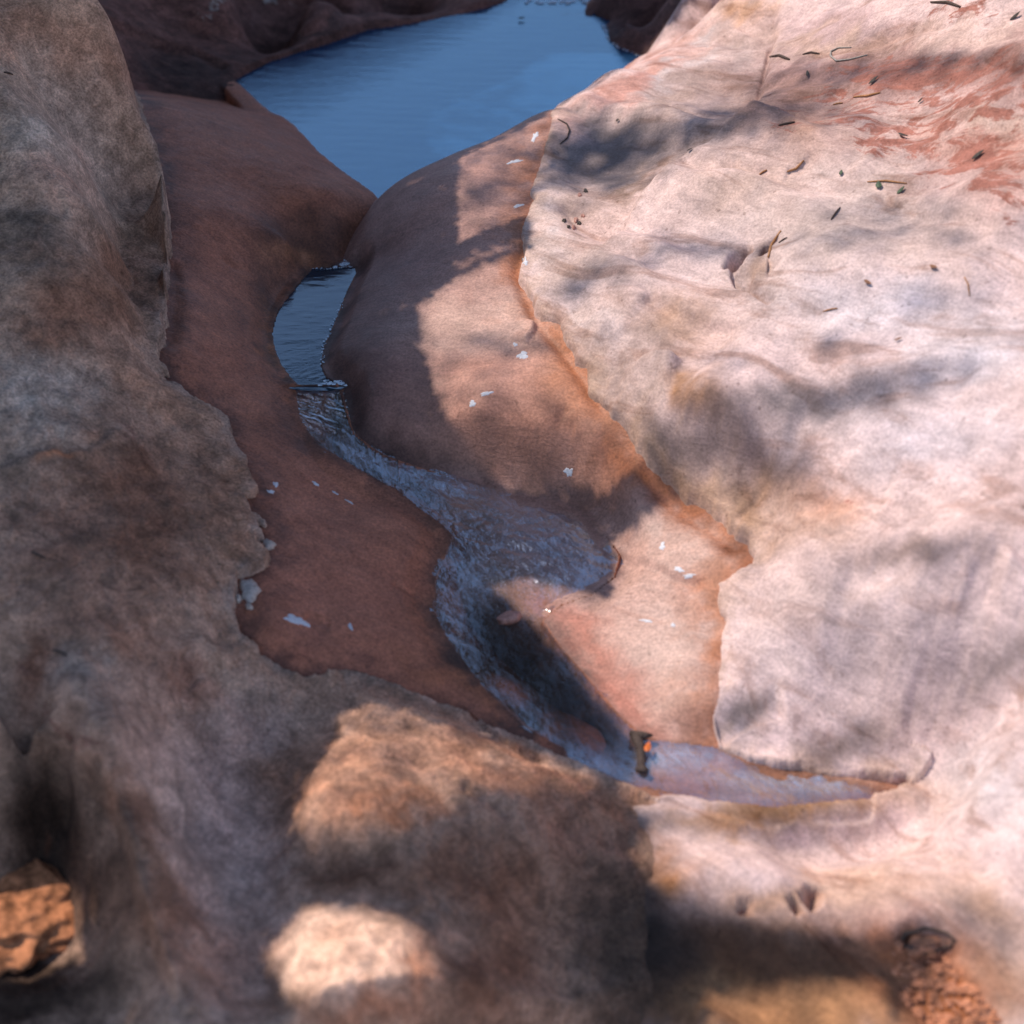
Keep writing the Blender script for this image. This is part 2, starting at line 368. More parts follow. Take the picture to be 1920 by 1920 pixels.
EDGE_R = [(1344, -200), (1340, -40), (1336, 0), (1340, 30), (1355, 44), (1300, 66), (1250, 84), (1205, 104), (1150, 140), (1100, 170), (1060, 195), (1034, 206), (1026, 240), (1018, 275), (1008, 310), (998, 345), (994, 362), (1000, 385), (990, 402), (982, 428),
          (974, 445), (978, 462), (984, 478), (976, 500), (972, 520), (984, 540), (998, 572), (1004, 588), (1016, 596), (1034, 602), (1046, 610), (1052, 628), (1058, 648), (1075, 665), (1078, 680), (1098, 690), (1100, 712), (1106, 738), (1122, 748),
          (1140, 766), (1146, 786), (1164, 796), (1176, 812), (1188, 836), (1194, 852), (1212, 866), (1234, 884), (1252, 904), (1266, 918), (1292, 938), (1318, 950), (1342, 968), (1362, 984), (1380, 1002), (1400, 1018), (1402, 1034), (1410, 1050),
          (1404, 1066), (1384, 1076), (1352, 1084), (1338, 1092), (1342, 1110), (1341, 1130), (1348, 1152), (1352, 1170), (1346, 1195), (1344, 1225), (1346, 1250), (1340, 1270), (1336, 1300), (1334, 1330), (1337, 1352), (1344, 1372), (1346, 1402), (1400, 1430),
          (1480, 1448), (1560, 1460), (1640, 1472), (1692, 1492), (1650, 1502), (1560, 1510), (1450, 1522), (1330, 1510), (1250, 1500), (1180, 1520), (1100, 1560), (1060, 1640), (1040, 1750), (1040, 1990), (1400, 2400), (2900, 2500), (3200, 500), (2500, -200), (1700, -300)]


def bank_h(x, y):
    return carve(BANK(x, y), x, y, 0.0008)


def bed_h(x, y):
    return carve(BED(x, y), x, y, 0.0)


def under_h(x, y):
    return np.maximum(bank_h(x, y), bed_h(x, y))


def trace(px, H):
    x, y, z = hit(H, *np.array(px, float).T)
    return np.stack([x, y], -1)


PL = trace(EDGE_L, lambda x, y: np.maximum(BANK(x, y), BED(x, y)))
PR = trace(EDGE_R, lambda x, y: np.maximum(BED(x, y), -0.45))

# local folds, ledges and hollows:  (line, height, sharpness, reach, both sides?)
def feats(px_list, H):
    out = []
    for (px, amp, w, L, kind) in px_list:
        out.append((trace(px, H), amp, w, L, kind))
    return out


F_RIGHT = feats([
    ([(1120, 470), (1160, 440), (1195, 372), (1240, 335), (1320, 290), (1400, 245), (1450, 222)], 0.033, 0.0132, 0.208, 'step'),   # near lobe over grey face
    ([(1465, -40), (1452, 60), (1432, 140), (1418, 190), (1400, 215), (1375, 250)], -0.021, 0.0088, 0.104, 'step'),              # rib with crack
    ([(1456, 40), (1440, 110), (1426, 165), (1416, 195)], -0.018, .004, .006, 'groove'),
    ([(1335, 62), (1380, 45), (1440, 50)], 0.018, 0.0132, 0.039, 'step'),
    ([(1150, 780), (1158, 730), (1175, 695), (1220, 672), (1290, 660)], 0.03, 0.011, 0.091, 'step'),                            # curled lip
    ([(1118, 750), (1135, 700), (1170, 670)], -0.009, .004, .012, 'groove'),
    ([(1210, 545), (1260, 565), (1330, 590), (1400, 596)], -0.018, 0.0088, 0.065, 'step'),
    ([(1300, 715), (1330, 735), (1370, 770), (1420, 820), (1460, 850)], -0.024, 0.0132, 0.091, 'step'),
    ([(1180, 860), (1215, 835), (1260, 820)], -0.012, .006, .02, 'groove'),
    ([(1240, 800), (1290, 860), (1330, 920), (1370, 960)], 0.009, .008, .03, 'groove'),
    ([(1420, 890), (1455, 930), (1440, 985)], -0.018, .01, .03, 'groove'),
    ([(1372, 505), (1385, 478), (1412, 462)], -0.0525, .006, .012, 'groove'),
    ([(1372, 500), (1390, 525), (1430, 540), (1452, 552)], -0.024, .003, .006, 'groove'),
    ([(1428, 485), (1440, 455), (1462, 436)], -0.021, .003, .006, 'groove'),
    ([(1440, 500), (1410, 520)], 0.015, .01, .02, 'groove'),
    ([(1300, 470), (1400, 530), (1480, 560), (1600, 570)], -0.012, 0.022, 0.065, 'step'),
    ([(1340, 1360), (1400, 1330), (1480, 1310)], -0.027, .012, .03, 'groove'),
    ([(1560, 1080), (1680, 1050), (1800, 1035), (1900, 1030)], -0.03, 0.0264, 0.065, 'step'),
    ([(1760, 1290), (1850, 1250), (1940, 1220)], -0.033, 0.0264, 0.065, 'step'),
    ([(1480, 1420), (1590, 1410), (1650, 1370)], -0.03, 0.0264, 0.065, 'step'),
    ([(1480, 745), (1600, 725), (1740, 690), (1850, 680)], -0.024, 0.0264, 0.065, 'step'),
    ([(1500, 890), (1580, 870), (1700, 880)], -0.012, 0.0264, 0.052, 'step'),
    ([(1590, 330), (1620, 300), (1640, 265), (1680, 240)], 0.018, 0.0176, 0.052, 'step'),
    ([(1650, 345), (1750, 365), (1900, 375)], -0.012, 0.0066, 0.039, 'step'),
    ([(1270, 320), (1330, 335), (1390, 320)], -0.009, .01, .02, 'groove'),
    ([(1475, 322), (1500, 318), (1520, 300)], -0.012, 0.0088, 0.0156, 'step'),
    ([(1505, 1690), (1525, 1670), (1530, 1640)], -0.03, .006, .01, 'groove'),
    ([(1480, 1710), (1500, 1690)], -0.0225, .006, .01, 'groove'),
    ([(1395, 1720), (1400, 1690)], -0.0225, .006, .01, 'groove'),
    ([(1680, 1760), (1710, 1740), (1760, 1745), (1785, 1770), (1760, 1785), (1710, 1780)], -0.024, .006, .009, 'groove'),
], RIGHT)
F_LEFT = feats([
    ([(0, 1362), (80, 1395), (160, 1440), (210, 1500), (240, 1580), (255, 1660), (300, 1780), (345, 1900)], -.04, .008, .07, 'step'),
    ([(550, 1590), (600, 1615), (680, 1610), (760, 1600)], -.02, .012, .02, 'groove'),
    ([(640, 1345), (625, 1400), (580, 1450), (560, 1530), (560, 1580)], -.022, .012, .05, 'step'),
    ([(590, 1700), (530, 1760), (500, 1800), (540, 1870), (590, 1920)], -.02, .012, .05, 'step'),
    ([(0, 345), (60, 375), (130, 380)], -.012, .008, .03, 'groove'),
    ([(0, 940), (60, 985), (120, 1030)], -.01, .004, .02, 'step'),
    ([(0, 880), (80, 850), (160, 850), (240, 800)], .01, .01, .05, 'step'),
    ([(60, 400), (130, 420), (200, 460), (280, 480)], -.012, .01, .05, 'step'),
    ([(40, 640), (80, 630)], -.008, .004, .012, 'step'),
    ([(430, 1400), (410, 1350), (350, 1280)], .012, .012, .04, 'step'),
    ([(560, 1400), (470, 1380), (420, 1300), (380, 1240)], -.01, .014, .04, 'step'),
    ([(960, 1540), (920, 1500), (860, 1470)], -.01, .008, .012, 'groove'),
    ([(840, 1800), (810, 1740), (760, 1700)], -.012, .01, .04, 'step'),
], LEFT)
F_BANK = feats([
    ([(310, 720), (420, 800), (455, 900), (475, 1000), (450, 1100), (470, 1210)], -.004, .01, .02, 'groove'),
    ([(318, 480), (325, 560), (310, 660)], -.01, .012, .02, 'groove'),
    ([(410, 480), (440, 500), (470, 505)], -.004, .004, .008, 'groove'),
    ([(735, 1090), (760, 1105), (785, 1110)], -.005, .003, .005, 'groove'),
    ([(570, 1150), (600, 1165), (620, 1170)], -.005, .004, .01, 'groove'),
    ([(285, 195), (420, 238), (560, 304), (700, 372)], .006, .006, .03, 'step'),
], BANK)
F_BED = feats([
    ([(1005, 595), (1000, 625), (985, 645)], .012, .006, .03, 'step'),
    ([(1130, 1000), (1190, 1040), (1260, 1075), (1330, 1090)], -.012, .006, .035, 'step'),
    ([(1150, 1130), (1190, 1145), (1260, 1165)], -.004, .004, .008, 'groove'),
    ([(915, 1085), (1000, 1170), (1060, 1235), (1120, 1305), (1200, 1402)], -.004, .006, .03, 'step'),
    ([(1060, 760), (1050, 790), (1080, 810)], -.006, .004, .01, 'groove'),
    ([(1195, 860), (1260, 930), (1340, 985), (1400, 1040)], -.016, .008, .02, 'groove'),
    ([(985, 450), (972, 500), (985, 545), (1010, 600), (1090, 700), (1150, 800)], -.012, .006, .015, 'groove'),
], BED)
F_FARB = feats([
    ([(330, 50), (450, 60), (600, 40), (700, 20)], -.02, .012, .06, 'step'),
    ([(180, 30), (260, 60), (370, 90), (440, 130)], -.02, .01, .06, 'step'),
], FARB)


def add_feats(h, x, y, F):
    for line, amp, w, L, kind in F:
        sd, al = line_sdf(x, y, line, L * 3 + .05)
        sd = sd + 0.25 * w * fbm(x * 60, y * 60, 5, 2)
        end = smooth(0, .12, al) * smooth(0, .12, 1 - al)
        if kind == 'groove':
            h = h + amp * end * np.exp(-(sd / L) ** 2)
        else:
            side = smooth(-w, w, -sd)           # right side of the line
            h = h + amp * end * side * np.exp(-np.clip(-sd, 0, None) / L)
    return h


def fold(x, y, fa, fc, seed, ang):
    """long flowing folds, as water wears them"""
    c, q = math.cos(ang), math.sin(ang)
    a, b = x * c + y * q, -x * q + y * c
    b = b + .05 * fbm(x * 4, y * 4, seed + 9, 2)
    n = fbm(a * fa, b * fc, seed, 3, .45)
    return n + .6 * np.abs(fbm(a * fa * 1.3 + 7, b * fc * 1.2, seed + 4, 2, .4)) - .1


def left_h(x, y, d=None):
    und = under_h(x, y)
    s = poly_sdf(x, y, PL)
    s = s + .006 * fbm(x * 55, y * 55, 21, 3) + .002 * vnoise(x * 260, y * 260, 8)
    w = smooth(-.0015, .0025, s)
    h = add_feats(LEFT(x, y), x, y, F_LEFT)
    h = h + fold(x, y, 1.6, 5.5, 91, .5) * .014 * smooth(.01, .12, s)
    k = np.maximum(smooth(-.012, .07, s), smooth(2.5, 2.75, y))
    h = und + .008 + (h - und - .008) * np.where(h > und + .008, k, 1)
    h = np.maximum(h, und + .003 + .006 * smooth(0, .02, s))
    return und - .02 + (h - und + .02) * w, s


def right_h(x, y):
    und = bed_h(x, y)
    s = poly_sdf(x, y, PR)
    s = s + .007 * fbm(x * 30, y * 30, 31, 4)
    w = smooth(-.002, .006, s)
    h = add_feats(RIGHT(x, y), x, y, F_RIGHT)
    th = .016 + .018 * fbm(x * 9, y * 9, 37, 2)
    h = h + fold(x, y, 1.9, 7.0, 95, -.95) * .06 * smooth(.01, .11, s)
    k = np.maximum(np.clip((s + .015) / (.085 + .09 * smooth(2.02, 1.88, y)), 0, 1), smooth(3.1, 3.3, y))
    k = k * k * (3 - 2 * k)
    h = und + th + (h - und - th) * np.where(h > und + th, k, 1)
    h = np.maximum(h, und + .002 + .004 * smooth(0, .02, s))
    return und - .03 + (h - und + .03) * w, s


# ------------------------------------------------------------------ materials
def node(nt, t, **kw):
    n = nt.nodes.new(t)
    for k, v in kw.items():
        setattr(n, k, v)
    return n


def new_mat(name):
    m = bpy.data.materials.new(name)
    m.use_nodes = True
    nt = m.node_tree
    return m, nt, nt.nodes['Principled BSDF']


def mixc(nt, fac, a, b, mode='MIX'):
    n = node(nt, 'ShaderNodeMix', data_type='RGBA', blend_type=mode, clamp_factor=True)
    for i, s in ((0, fac), (6, a), (7, b)):
        if isinstance(s, bpy.types.NodeSocket):
            nt.links.new(s, n.inputs[i])
        elif i == 0:
            n.inputs[0].default_value = s
        else:
            n.inputs[i].default_value = (*s, 1)
    return n.outputs[2]


def noise(nt, vec, scale, detail=5, rough=.6, dist=0.0, stretch=None, rot=(0, 0, 0)):
    mp = node(nt, 'ShaderNodeMapping')
    nt.links.new(vec, mp.inputs['Vector'])
    mp.vector_type = 'TEXTURE'
    mp.inputs['Rotation'].default_value = rot
    if stretch:
        mp.inputs['Scale'].default_value = tuple(1 / q for q in stretch)
    n = node(nt, 'ShaderNodeTexNoise')
    nt.links.new(mp.outputs[0], n.inputs['Vector'])
    n.inputs['Scale'].default_value = scale
    n.inputs['Detail'].default_value = detail
    n.inputs['Roughness'].default_value = rough
    n.inputs['Distortion'].default_value = dist
    return n.outputs['Fac']


def ramp(nt, fac, stops):
    n = node(nt, 'ShaderNodeMapRange', interpolation_type='SMOOTHSTEP')
    nt.links.new(fac, n.inputs[0])
    n.inputs[1].default_value, n.inputs[2].default_value, n.inputs[3].default_value, n.inputs[4].default_value = stops
    return n.outputs[0]


def math_n(nt, op, a, b=0.0):
    n = node(nt, 'ShaderNodeMath', operation=op)
    for i, s in ((0, a), (1, b)):
        if isinstance(s, bpy.types.NodeSocket):
            nt.links.new(s, n.inputs[i])
        else:
            n.inputs[i].default_value = s
    return n.outputs[0]


def rock_mat(name, rough=.85, blotch=0.0, sstr=(.7, 2.0, 1.5), spec=.25, streak_rot=.3, grain=.35, streak=.3, bump=.5, mott=.4, warm=(.75, .45, .3), cool=(.8, .78, .85), band=0.0):
    m, nt, bs = new_mat(name)
    tc = node(nt, 'ShaderNodeTexCoord').outputs['Object']
    tint = node(nt, 'ShaderNodeAttribute', attribute_name='tint').outputs['Color']
    alt = node(nt, 'ShaderNodeAttribute', attribute_name='alt').outputs['Color']
    pat = node(nt, 'ShaderNodeAttribute', attribute_name='patch').outputs['Fac']
    # ragged patches of a second colour
    pn = noise(nt, tc, 17, 7, .74, .8, (.6, 2.3, 1), (0, 0, streak_rot))
    pm = ramp(nt, math_n(nt, 'ADD', pn, pat), (.99, 1.1, 0, .95))
    c = mixc(nt, pm, tint, alt)
    n1 = noise(nt, tc, 5.5, 3, .62, .4)
    c = mixc(nt, ramp(nt, n1, (.25, .75, 0, 1)), mixc(nt, mott, c, warm, 'MULTIPLY'), c)
    n2 = noise(nt, tc, 13, 4, .65, .5, None, (0, 0, .7))
    c = mixc(nt, math_n(nt, 'MULTIPLY', ramp(nt, n2, (.48, .72, 0, 1)), mott * .7), c, mixc(nt, 1.0, c, cool, 'MULTIPLY'))
    st = noise(nt, tc, 24, 4, .7, .9, sstr, (0, 0, streak_rot))
    sv = ramp(nt, st, (.3, .7, 1 - streak, 1 + streak * .55))
    g = noise(nt, tc, 210, 2, .7)
    gv = ramp(nt, g, (.28, .72, 1 - grain, 1 + grain * .6))
    k = math_n(nt, 'MULTIPLY', sv, gv)
    vm = node(nt, 'ShaderNodeVectorMath', operation='SCALE')
    nt.links.new(c, vm.inputs[0])
    nt.links.new(k, vm.inputs['Scale'])
    if blotch:
        bn = noise(nt, tc, 16, 5, .72, .3, (.9, 1.25, 1), (0, 0, streak_rot + .2))
        kb = ramp(nt, bn, (.36, .62, 1 - blotch, 1 + .3 * blotch))
        v2 = node(nt, 'ShaderNodeVectorMath', operation='SCALE')
        nt.links.new(vm.outputs[0], v2.inputs[0])
        nt.links.new(kb, v2.inputs['Scale'])
        vm = v2
    if band:                                       # drawn-out bedding stain
        b2 = noise(nt, tc, 5.0, 5, .62, 1.4, (.5, 2.3, 1.6), (0, 0, streak_rot))
        vb = mixc(nt, math_n(nt, 'MULTIPLY', ramp(nt, b2, (.5, .68, 0, 1)), band), vm.outputs[0], mixc(nt, 1.0, vm.outputs[0], (.56, .46, .4), 'MULTIPLY'))
        v3 = node(nt, 'ShaderNodeVectorMath', operation='SCALE')
        nt.links.new(vb, v3.inputs[0])
        v3.inputs['Scale'].default_value = 1.06
        vm = v3
    # dark specks
    sp = noise(nt, tc, 75, 1, .55)
    c2 = mixc(nt, ramp(nt, sp, (.70, .77, 0, .45)), vm.outputs[0], mixc(nt, 1.0, vm.outputs[0], (.35, .3, .28), 'MULTIPLY'))
    nt.links.new(c2, bs.inputs['Base Color'])
    nt.links.new(ramp(nt, n2, (.2, .8, rough - .08, rough + .08)), bs.inputs['Roughness'])
    bs.inputs['Specular IOR Level'].default_value = spec
    hgt = math_n(nt, 'ADD', math_n(nt, 'MULTIPLY', st, .9), math_n(nt, 'MULTIPLY', g, .35))
    b = node(nt, 'ShaderNodeBump')
    b.inputs['Strength'].default_value = bump
    b.inputs['Distance'].default_value = .006
    nt.links.new(hgt, b.inputs['Height'])
    nt.links.new(b.outputs[0], bs.inputs['Normal'])
    return m


def plain_mat(name, col, rough=.7, var=.3, scale=120, spec=.3, bump=.15):
    m, nt, bs = new_mat(name)
    tc = node(nt, 'ShaderNodeTexCoord').outputs['Object']
    n = noise(nt, tc, scale, 5, .65)
    c = mixc(nt, ramp(nt, n, (.3, .7, 0, 1)), tuple(v * (1 - var) for v in col), tuple(min(1, v * (1 + var)) for v in col))
    nt.links.new(c, bs.inputs['Base Color'])
    bs.inputs['Roughness'].default_value = rough
    bs.inputs['Specular IOR Level'].default_value = spec
    b = node(nt, 'ShaderNodeBump')
    b.inputs['Strength'].default_value = bump
    b.inputs['Distance'].default_value = .003
    nt.links.new(n, b.inputs['Height'])
    nt.links.new(b.outputs[0], bs.inputs['Normal'])
    return m


M_CRUST = rock_mat('grey_crust', .9, .28, (1, 1.1, 1), .15, -.8, .36, .34, .8, .45, (.72, .56, .48), (.82, .85, .92))
M_BANK = rock_mat('worn_red_sandstone', .6, .16, (.7, 2.0, 1.5), .3, -.5, .34, .2, .42, .3, (.72, .6, .55), (.85, .8, .9))
M_BED = rock_mat('worn_pink_sandstone', .62, .12, (.7, 2.0, 1.5), .3, -.3, .26, .16, .34, .22, (.85, .7, .6), (.88, .85, .92))
M_PALE = rock_mat('pale_sandstone', .85, .18, (.7, 2.0, 1.5), .2, -.75, .2, .18, .42, .26, (.86, .74, .64), (.88, .88, .92), .75)
M_FAR = rock_mat('dark_red_sandstone', .8, .3, (.7, 2.0, 1.5), .2, .2, .35, .4, .9, .5, (.7, .6, .55), (.85, .8, .85))


def water_mat(name, ior, tint, ripple, rs, base_rough=.03, body=None, bodyw=0.0, stretch=(1, 3, 1), rot=0.0, froth=False, gloss=(.85, .94, 1.0)):
    m = bpy.data.materials.new(name)
    m.use_nodes = True
    nt = m.node_tree
    nt.nodes.clear()
    out = node(nt, 'ShaderNodeOutputMaterial')
    tc = node(nt, 'ShaderNodeTexCoord').outputs['Object']
    n = noise(nt, tc, rs, 4, .55, .3, stretch, (0, 0, rot))
    b = node(nt, 'ShaderNodeBump')
    b.inputs['Strength'].default_value = ripple
    b.inputs['Distance'].default_value = .01
    nt.links.new(n, b.inputs['Height'])
    fr = node(nt, 'ShaderNodeFresnel')
    fr.inputs['IOR'].default_value = ior
    nt.links.new(b.outputs[0], fr.inputs['Normal'])
    gl = node(nt, 'ShaderNodeBsdfGlossy')
    gl.inputs['Roughness'].default_value = base_rough
    gl.inputs['Color'].default_value = (*gloss, 1)
    nt.links.new(b.outputs[0], gl.inputs['Normal'])
    tr = node(nt, 'ShaderNodeBsdfTransparent')
    tr.inputs['Color'].default_value = (*tint, 1)
    low = tr.outputs[0]
    if froth:
        fa = node(nt, 'ShaderNodeAttribute', attribute_name='froth').outputs['Fac']  # mixes in blue-white diffuse that mostly paints the sky's sheen
        fn = noise(nt, tc, 70, 5, .65, .6, (1.8, .7, 1), (0, 0, .55))
        fd = node(nt, 'ShaderNodeBsdfDiffuse')
        fd.inputs['Color'].default_value = (.52, .56, .68, 1)
        mf = node(nt, 'ShaderNodeMixShader')
        nt.links.new(math_n(nt, 'MULTIPLY', ramp(nt, fn, (.3, .78, .12, .7)), fa), mf.inputs[0])
        nt.links.new(low, mf.inputs[1])
        nt.links.new(fd.outputs[0], mf.inputs[2])
        low = mf.outputs[0]
        sheen = node(nt, 'ShaderNodeAttribute', attribute_name='sheen').outputs['Fac']
    if body:
        df = node(nt, 'ShaderNodeBsdfDiffuse')
        df.inputs['Color'].default_value = (*body, 1)
        mx = node(nt, 'ShaderNodeMixShader')
        mx.inputs[0].default_value = bodyw
        nt.links.new(low, mx.inputs[1])
        nt.links.new(df.outputs[0], mx.inputs[2])
        low = mx.outputs[0]
    ms = node(nt, 'ShaderNodeMixShader')
    gm = node(nt, 'ShaderNodeNewGeometry')
    fac = math_n(nt, 'MULTIPLY', fr.outputs[0], math_n(nt, 'SUBTRACT', 1.0, gm.outputs['Backfacing']))
    if froth:
        fac = math_n(nt, 'MULTIPLY', fac, sheen)
    nt.links.new(fac, ms.inputs[0])
    nt.links.new(low, ms.inputs[1])
    nt.links.new(gl.outputs[0], ms.inputs[2])
    nt.links.new(ms.outputs[0], out.inputs['Surface'])
    return m


M_POOL = water_mat('pool_water', 2.9, (.05, .08, .12), .05, 80, .04, (.012, .045, .11), .9, (.35, 3.5, 1), 0.0, False, (.5, .68, .8))
M_POOL2 = water_mat('basin_water', 1.7, (.12, .12, .14), .05, 30, .02, (.02, .04, .07), .6, (1, 3, 1))
M_STREAM = water_mat('stream_water', 2.7, (.86, .8, .77), .34, 40, .04, None, 0, (1.6, 1.0, 1), .6, True)


# ------------------------------------------------------------------ builders
def put(o, label=None, cat=None, group=None, kind=None, parent=None):
    if label:
        o['label'] = label
    if cat:
        o['category'] = cat
    if group:
        o['group'] = group
    if kind:
        o['kind'] = kind
    if parent:
        o.parent = parent
    return o


def mesh_obj(name, verts, faces, mat, smooth_shade=True):
    me = bpy.data.meshes.new(name)
    me.from_pydata([tuple(map(float, v)) for v in verts], [], faces)
    if mat:
        me.materials.append(mat)
    if smooth_shade:
        me.polygons.foreach_set('use_smooth', [True] * len(me.polygons))
    me.update()
    o = bpy.data.objects.new(name, me)
    COL.objects.link(o)
    return o


def axis(lo, hi, in_lo, in_hi, step):
    a = list(np.arange(in_lo, in_hi, step))
    s = step
    p = in_hi
    while p < hi:
        a.append(p)
        s *= 1.12
        p += s
    s = step
    p = in_lo
    left = []
    while p > lo:
        s *= 1.12
        p -= s
        left.append(p)
    return np.array(left[::-1] + a)


STEP = 2.5
DISP = {'worn_bank': (.0013, 26, (1, 1), 1), 'worn_bulge': (.0011, 24, (1, 1), 2), 'grey_rock': (.0065, 30, (1, 1), 3), 'pale_rock': (.0026, 18, (.8, 1.5), 4), 'far_bank': (.005, 14, (1, 1), 5), 'far_rock': (.005, 14, (1, 1), 6)}


def disp(name, x, y):
    amp, f, an, seed = DISP[name]
    ca, sa = math.cos(.7), math.sin(.7)
    xa, ya = (x * ca + y * sa) * an[0], (-x * sa + y * ca) * an[1]
    return amp * (fbm(xa * f, ya * f, seed + 40, 5, .55) + 1.6 * fbm(x * 7, y * 7, seed + 70, 3))



def field(name, box, z0, hfun, mat, base, blobs, alt=(.4, .2, .15), patches=(), keep=None, seed=0, outer=(700, 700, 700, 700), warp=26, stains=()):
    """a rock mass: its surface sampled on a fine mesh, with colour regions stored on it"""
    u0, u1, v0, v1 = box
    U = axis(u0 - outer[0], u1 + outer[1], u0, u1, STEP)
    V = axis(max(v0 - outer[2], -620), v1 + outer[3], v0, v1, STEP)
    uu, vv = np.meshgrid(U, V)
    x, y = unp(uu, vv, z0)
    sh = x.shape
    x, y = x.ravel(), y.ravel()
    r = hfun(x, y)
    h, s = r if isinstance(r, tuple) else (r, None)
    h = h + disp(name, x, y)
    # keep only what can matter
    ok = np.ones(len(x), bool) if keep is None else keep(x, y, h, s)
    ok = ok.reshape(sh)
    f = ok[:-1, :-1] | ok[1:, :-1] | ok[:-1, 1:] | ok[1:, 1:]
    idx = np.arange(len(x)).reshape(sh)
    q = np.stack([idx[:-1, :-1][f], idx[1:, :-1][f], idx[1:, 1:][f], idx[:-1, 1:][f]], -1)
    used = np.unique(q)
    mp = np.full(len(x), -1)
    mp[used] = np.arange(len(used))
    q = mp[q]
    x, y, h = x[used], y[used], h[used]
    me = bpy.data.meshes.new(name)
    me.vertices.add(len(x))
    me.vertices.foreach_set('co', np.stack([x, y, h], -1).astype(np.float32).ravel())
    me.loops.add(q.size)
    me.loops.foreach_set('vertex_index', q.astype(np.int32).ravel())
    me.polygons.add(len(q))
    me.polygons.foreach_set('loop_start', np.arange(0, q.size, 4, dtype=np.int32))
    me.polygons.foreach_set('loop_total', np.full(len(q), 4, np.int32))
    me.polygons.foreach_set('use_smooth', np.ones(len(q), bool))
    me.update(calc_edges=True)
    # make the faces look up
    # colour regions
    pu, pv = proj(x, y, h)
    su = np.where(np.isfinite(pu), pu, 0)
    su = su + warp * 2 * fbm(x * 14, y * 14, seed + 3, 4, .6)
    sv = pv + warp * 2 * fbm(x * 14 + 50, y * 14, seed + 4, 4, .6)
    c = np.tile(np.array(base, float), (len(x), 1))
    for b in blobs:
        bu, bv, ru, rv, an, col, al = b[:7]
        hard = b[7] if len(b) > 7 else 1
        ca, sa = math.cos(R(an)), math.sin(R(an))
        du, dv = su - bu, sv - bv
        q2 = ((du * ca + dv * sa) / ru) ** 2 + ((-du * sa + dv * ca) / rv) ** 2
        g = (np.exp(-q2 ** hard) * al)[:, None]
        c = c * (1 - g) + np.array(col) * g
    for poly, col, wid, al in stains:
        d = np.abs(poly_sdf(x, y, poly, .2))
        n_ = np.clip(.55 + 1.5 * fbm(x * 22, y * 22, seed + 15, 4, .6), 0, 1)
        g = (al * np.exp(-(d / (wid * (.4 + 1.4 * n_))) ** 1.5) * (.35 + .65 * n_))[:, None]
        c = c * (1 - g) + np.array(col) * g
    pt = np.zeros(len(x))
    for b in patches:
        bu, bv, ru, rv, an, al = b
        ca, sa = math.cos(R(an)), math.sin(R(an))
        du, dv = su - bu, sv - bv
        q2 = ((du * ca + dv * sa) / ru) ** 2 + ((-du * sa + dv * ca) / rv) ** 2
        pt = np.maximum(pt, al * np.exp(-q2 ** 2))
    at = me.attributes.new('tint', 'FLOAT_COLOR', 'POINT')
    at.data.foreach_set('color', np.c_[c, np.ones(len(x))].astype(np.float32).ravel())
    at = me.attributes.new('alt', 'FLOAT_COLOR', 'POINT')
    at.data.foreach_set('color', np.tile(np.array([*alt, 1], np.float32), len(x)))
    at = me.attributes.new('patch', 'FLOAT', 'POINT')
    at.data.foreach_set('value', pt.astype(np.float32))
    me.materials.append(mat)
    o = bpy.data.objects.new(name, me)
    COL.objects.link(o)
    return o


# palette of rock colours; some blobs below also paint in light and shade
GREY = (.545, .34, .24)
GREYD = (.2, .145, .115)
PALEB = (.66, .49, .39)
PINK = (.60, .44, .38)
CREAM = (.62, .52, .46)
TAN = (.46, .32, .22)
RED = (.44, .155, .085)
REDD = (.15, .062, .045)
REDL = (.36, .18, .145)
ORANGE = (.52, .2, .09)
BROWN = (.22, .14, .10)
BLUEG = (.42, .40, .42)

keep_bank = lambda x, y, h, s: (y < 4.15) & (h > BED(x, y) - .12) & ((h > FARB(x, y) - .15) | (y < 3.7)) & (poly_sdf(x, y, PL) < .06)
bank = field('worn_bank', (240, 1180, 140, 1520), -.06, lambda x, y: add_feats(bank_h(x, y), x, y, F_BANK), M_BANK, RED, [
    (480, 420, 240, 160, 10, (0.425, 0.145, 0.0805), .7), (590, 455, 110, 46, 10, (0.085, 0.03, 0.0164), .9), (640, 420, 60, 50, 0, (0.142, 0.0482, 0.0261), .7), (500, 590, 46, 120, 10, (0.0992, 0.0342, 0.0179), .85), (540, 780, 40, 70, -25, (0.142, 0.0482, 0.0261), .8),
    (590, 500, 60, 22, 15, ORANGE, .7), (505, 650, 14, 50, -10, (0.708, 0.235, 0.0596), .8), (540, 715, 22, 12, 40, (0.708, 0.235, 0.0596), .6),
    (430, 700, 120, 180, 0, (0.468, 0.161, 0.0861), .7), (600, 1080, 180, 150, 20, (0.482, 0.166, 0.0936), .8), (420, 840, 60, 60, 30, REDD, .4), (468, 960, 40, 90, 0, (0.284, 0.091, 0.0462), .8), (480, 1150, 40, 60, 0, (0.284, 0.091, 0.0462), .7),
    (330, 560, 30, 200, 0, REDD, .6), (850, 1100, 60, 160, 0, (0.284, 0.112, 0.0559), .8), (700, 880, 120, 22, 27, REDD, .7), (870, 1290, 140, 30, 30, (0.425, 0.14, 0.0596), .7), (915, 1205, 75, 85, 0, (0.0284, 0.0171, 0.0104), .95, 2), (1010, 1310, 110, 48, 44, (0.0284, 0.0171, 0.0104), .95, 2),  # near-black blobs carry the slot's painted shade onto the wet bank
    (540, 290, 130, 60, 28, (0.369, 0.118, 0.0596), .6), (380, 215, 60, 12, 20, (0.284, 0.102, 0.0559), .5)],  keep=keep_bank, seed=1, stains=[(PL, (.1, .042, .03), .028, .8), (P2, (.05, .026, .02), .03, .8), (P3, (.08, .04, .03), .022, .7)], outer=(260, 60, 260, 40))
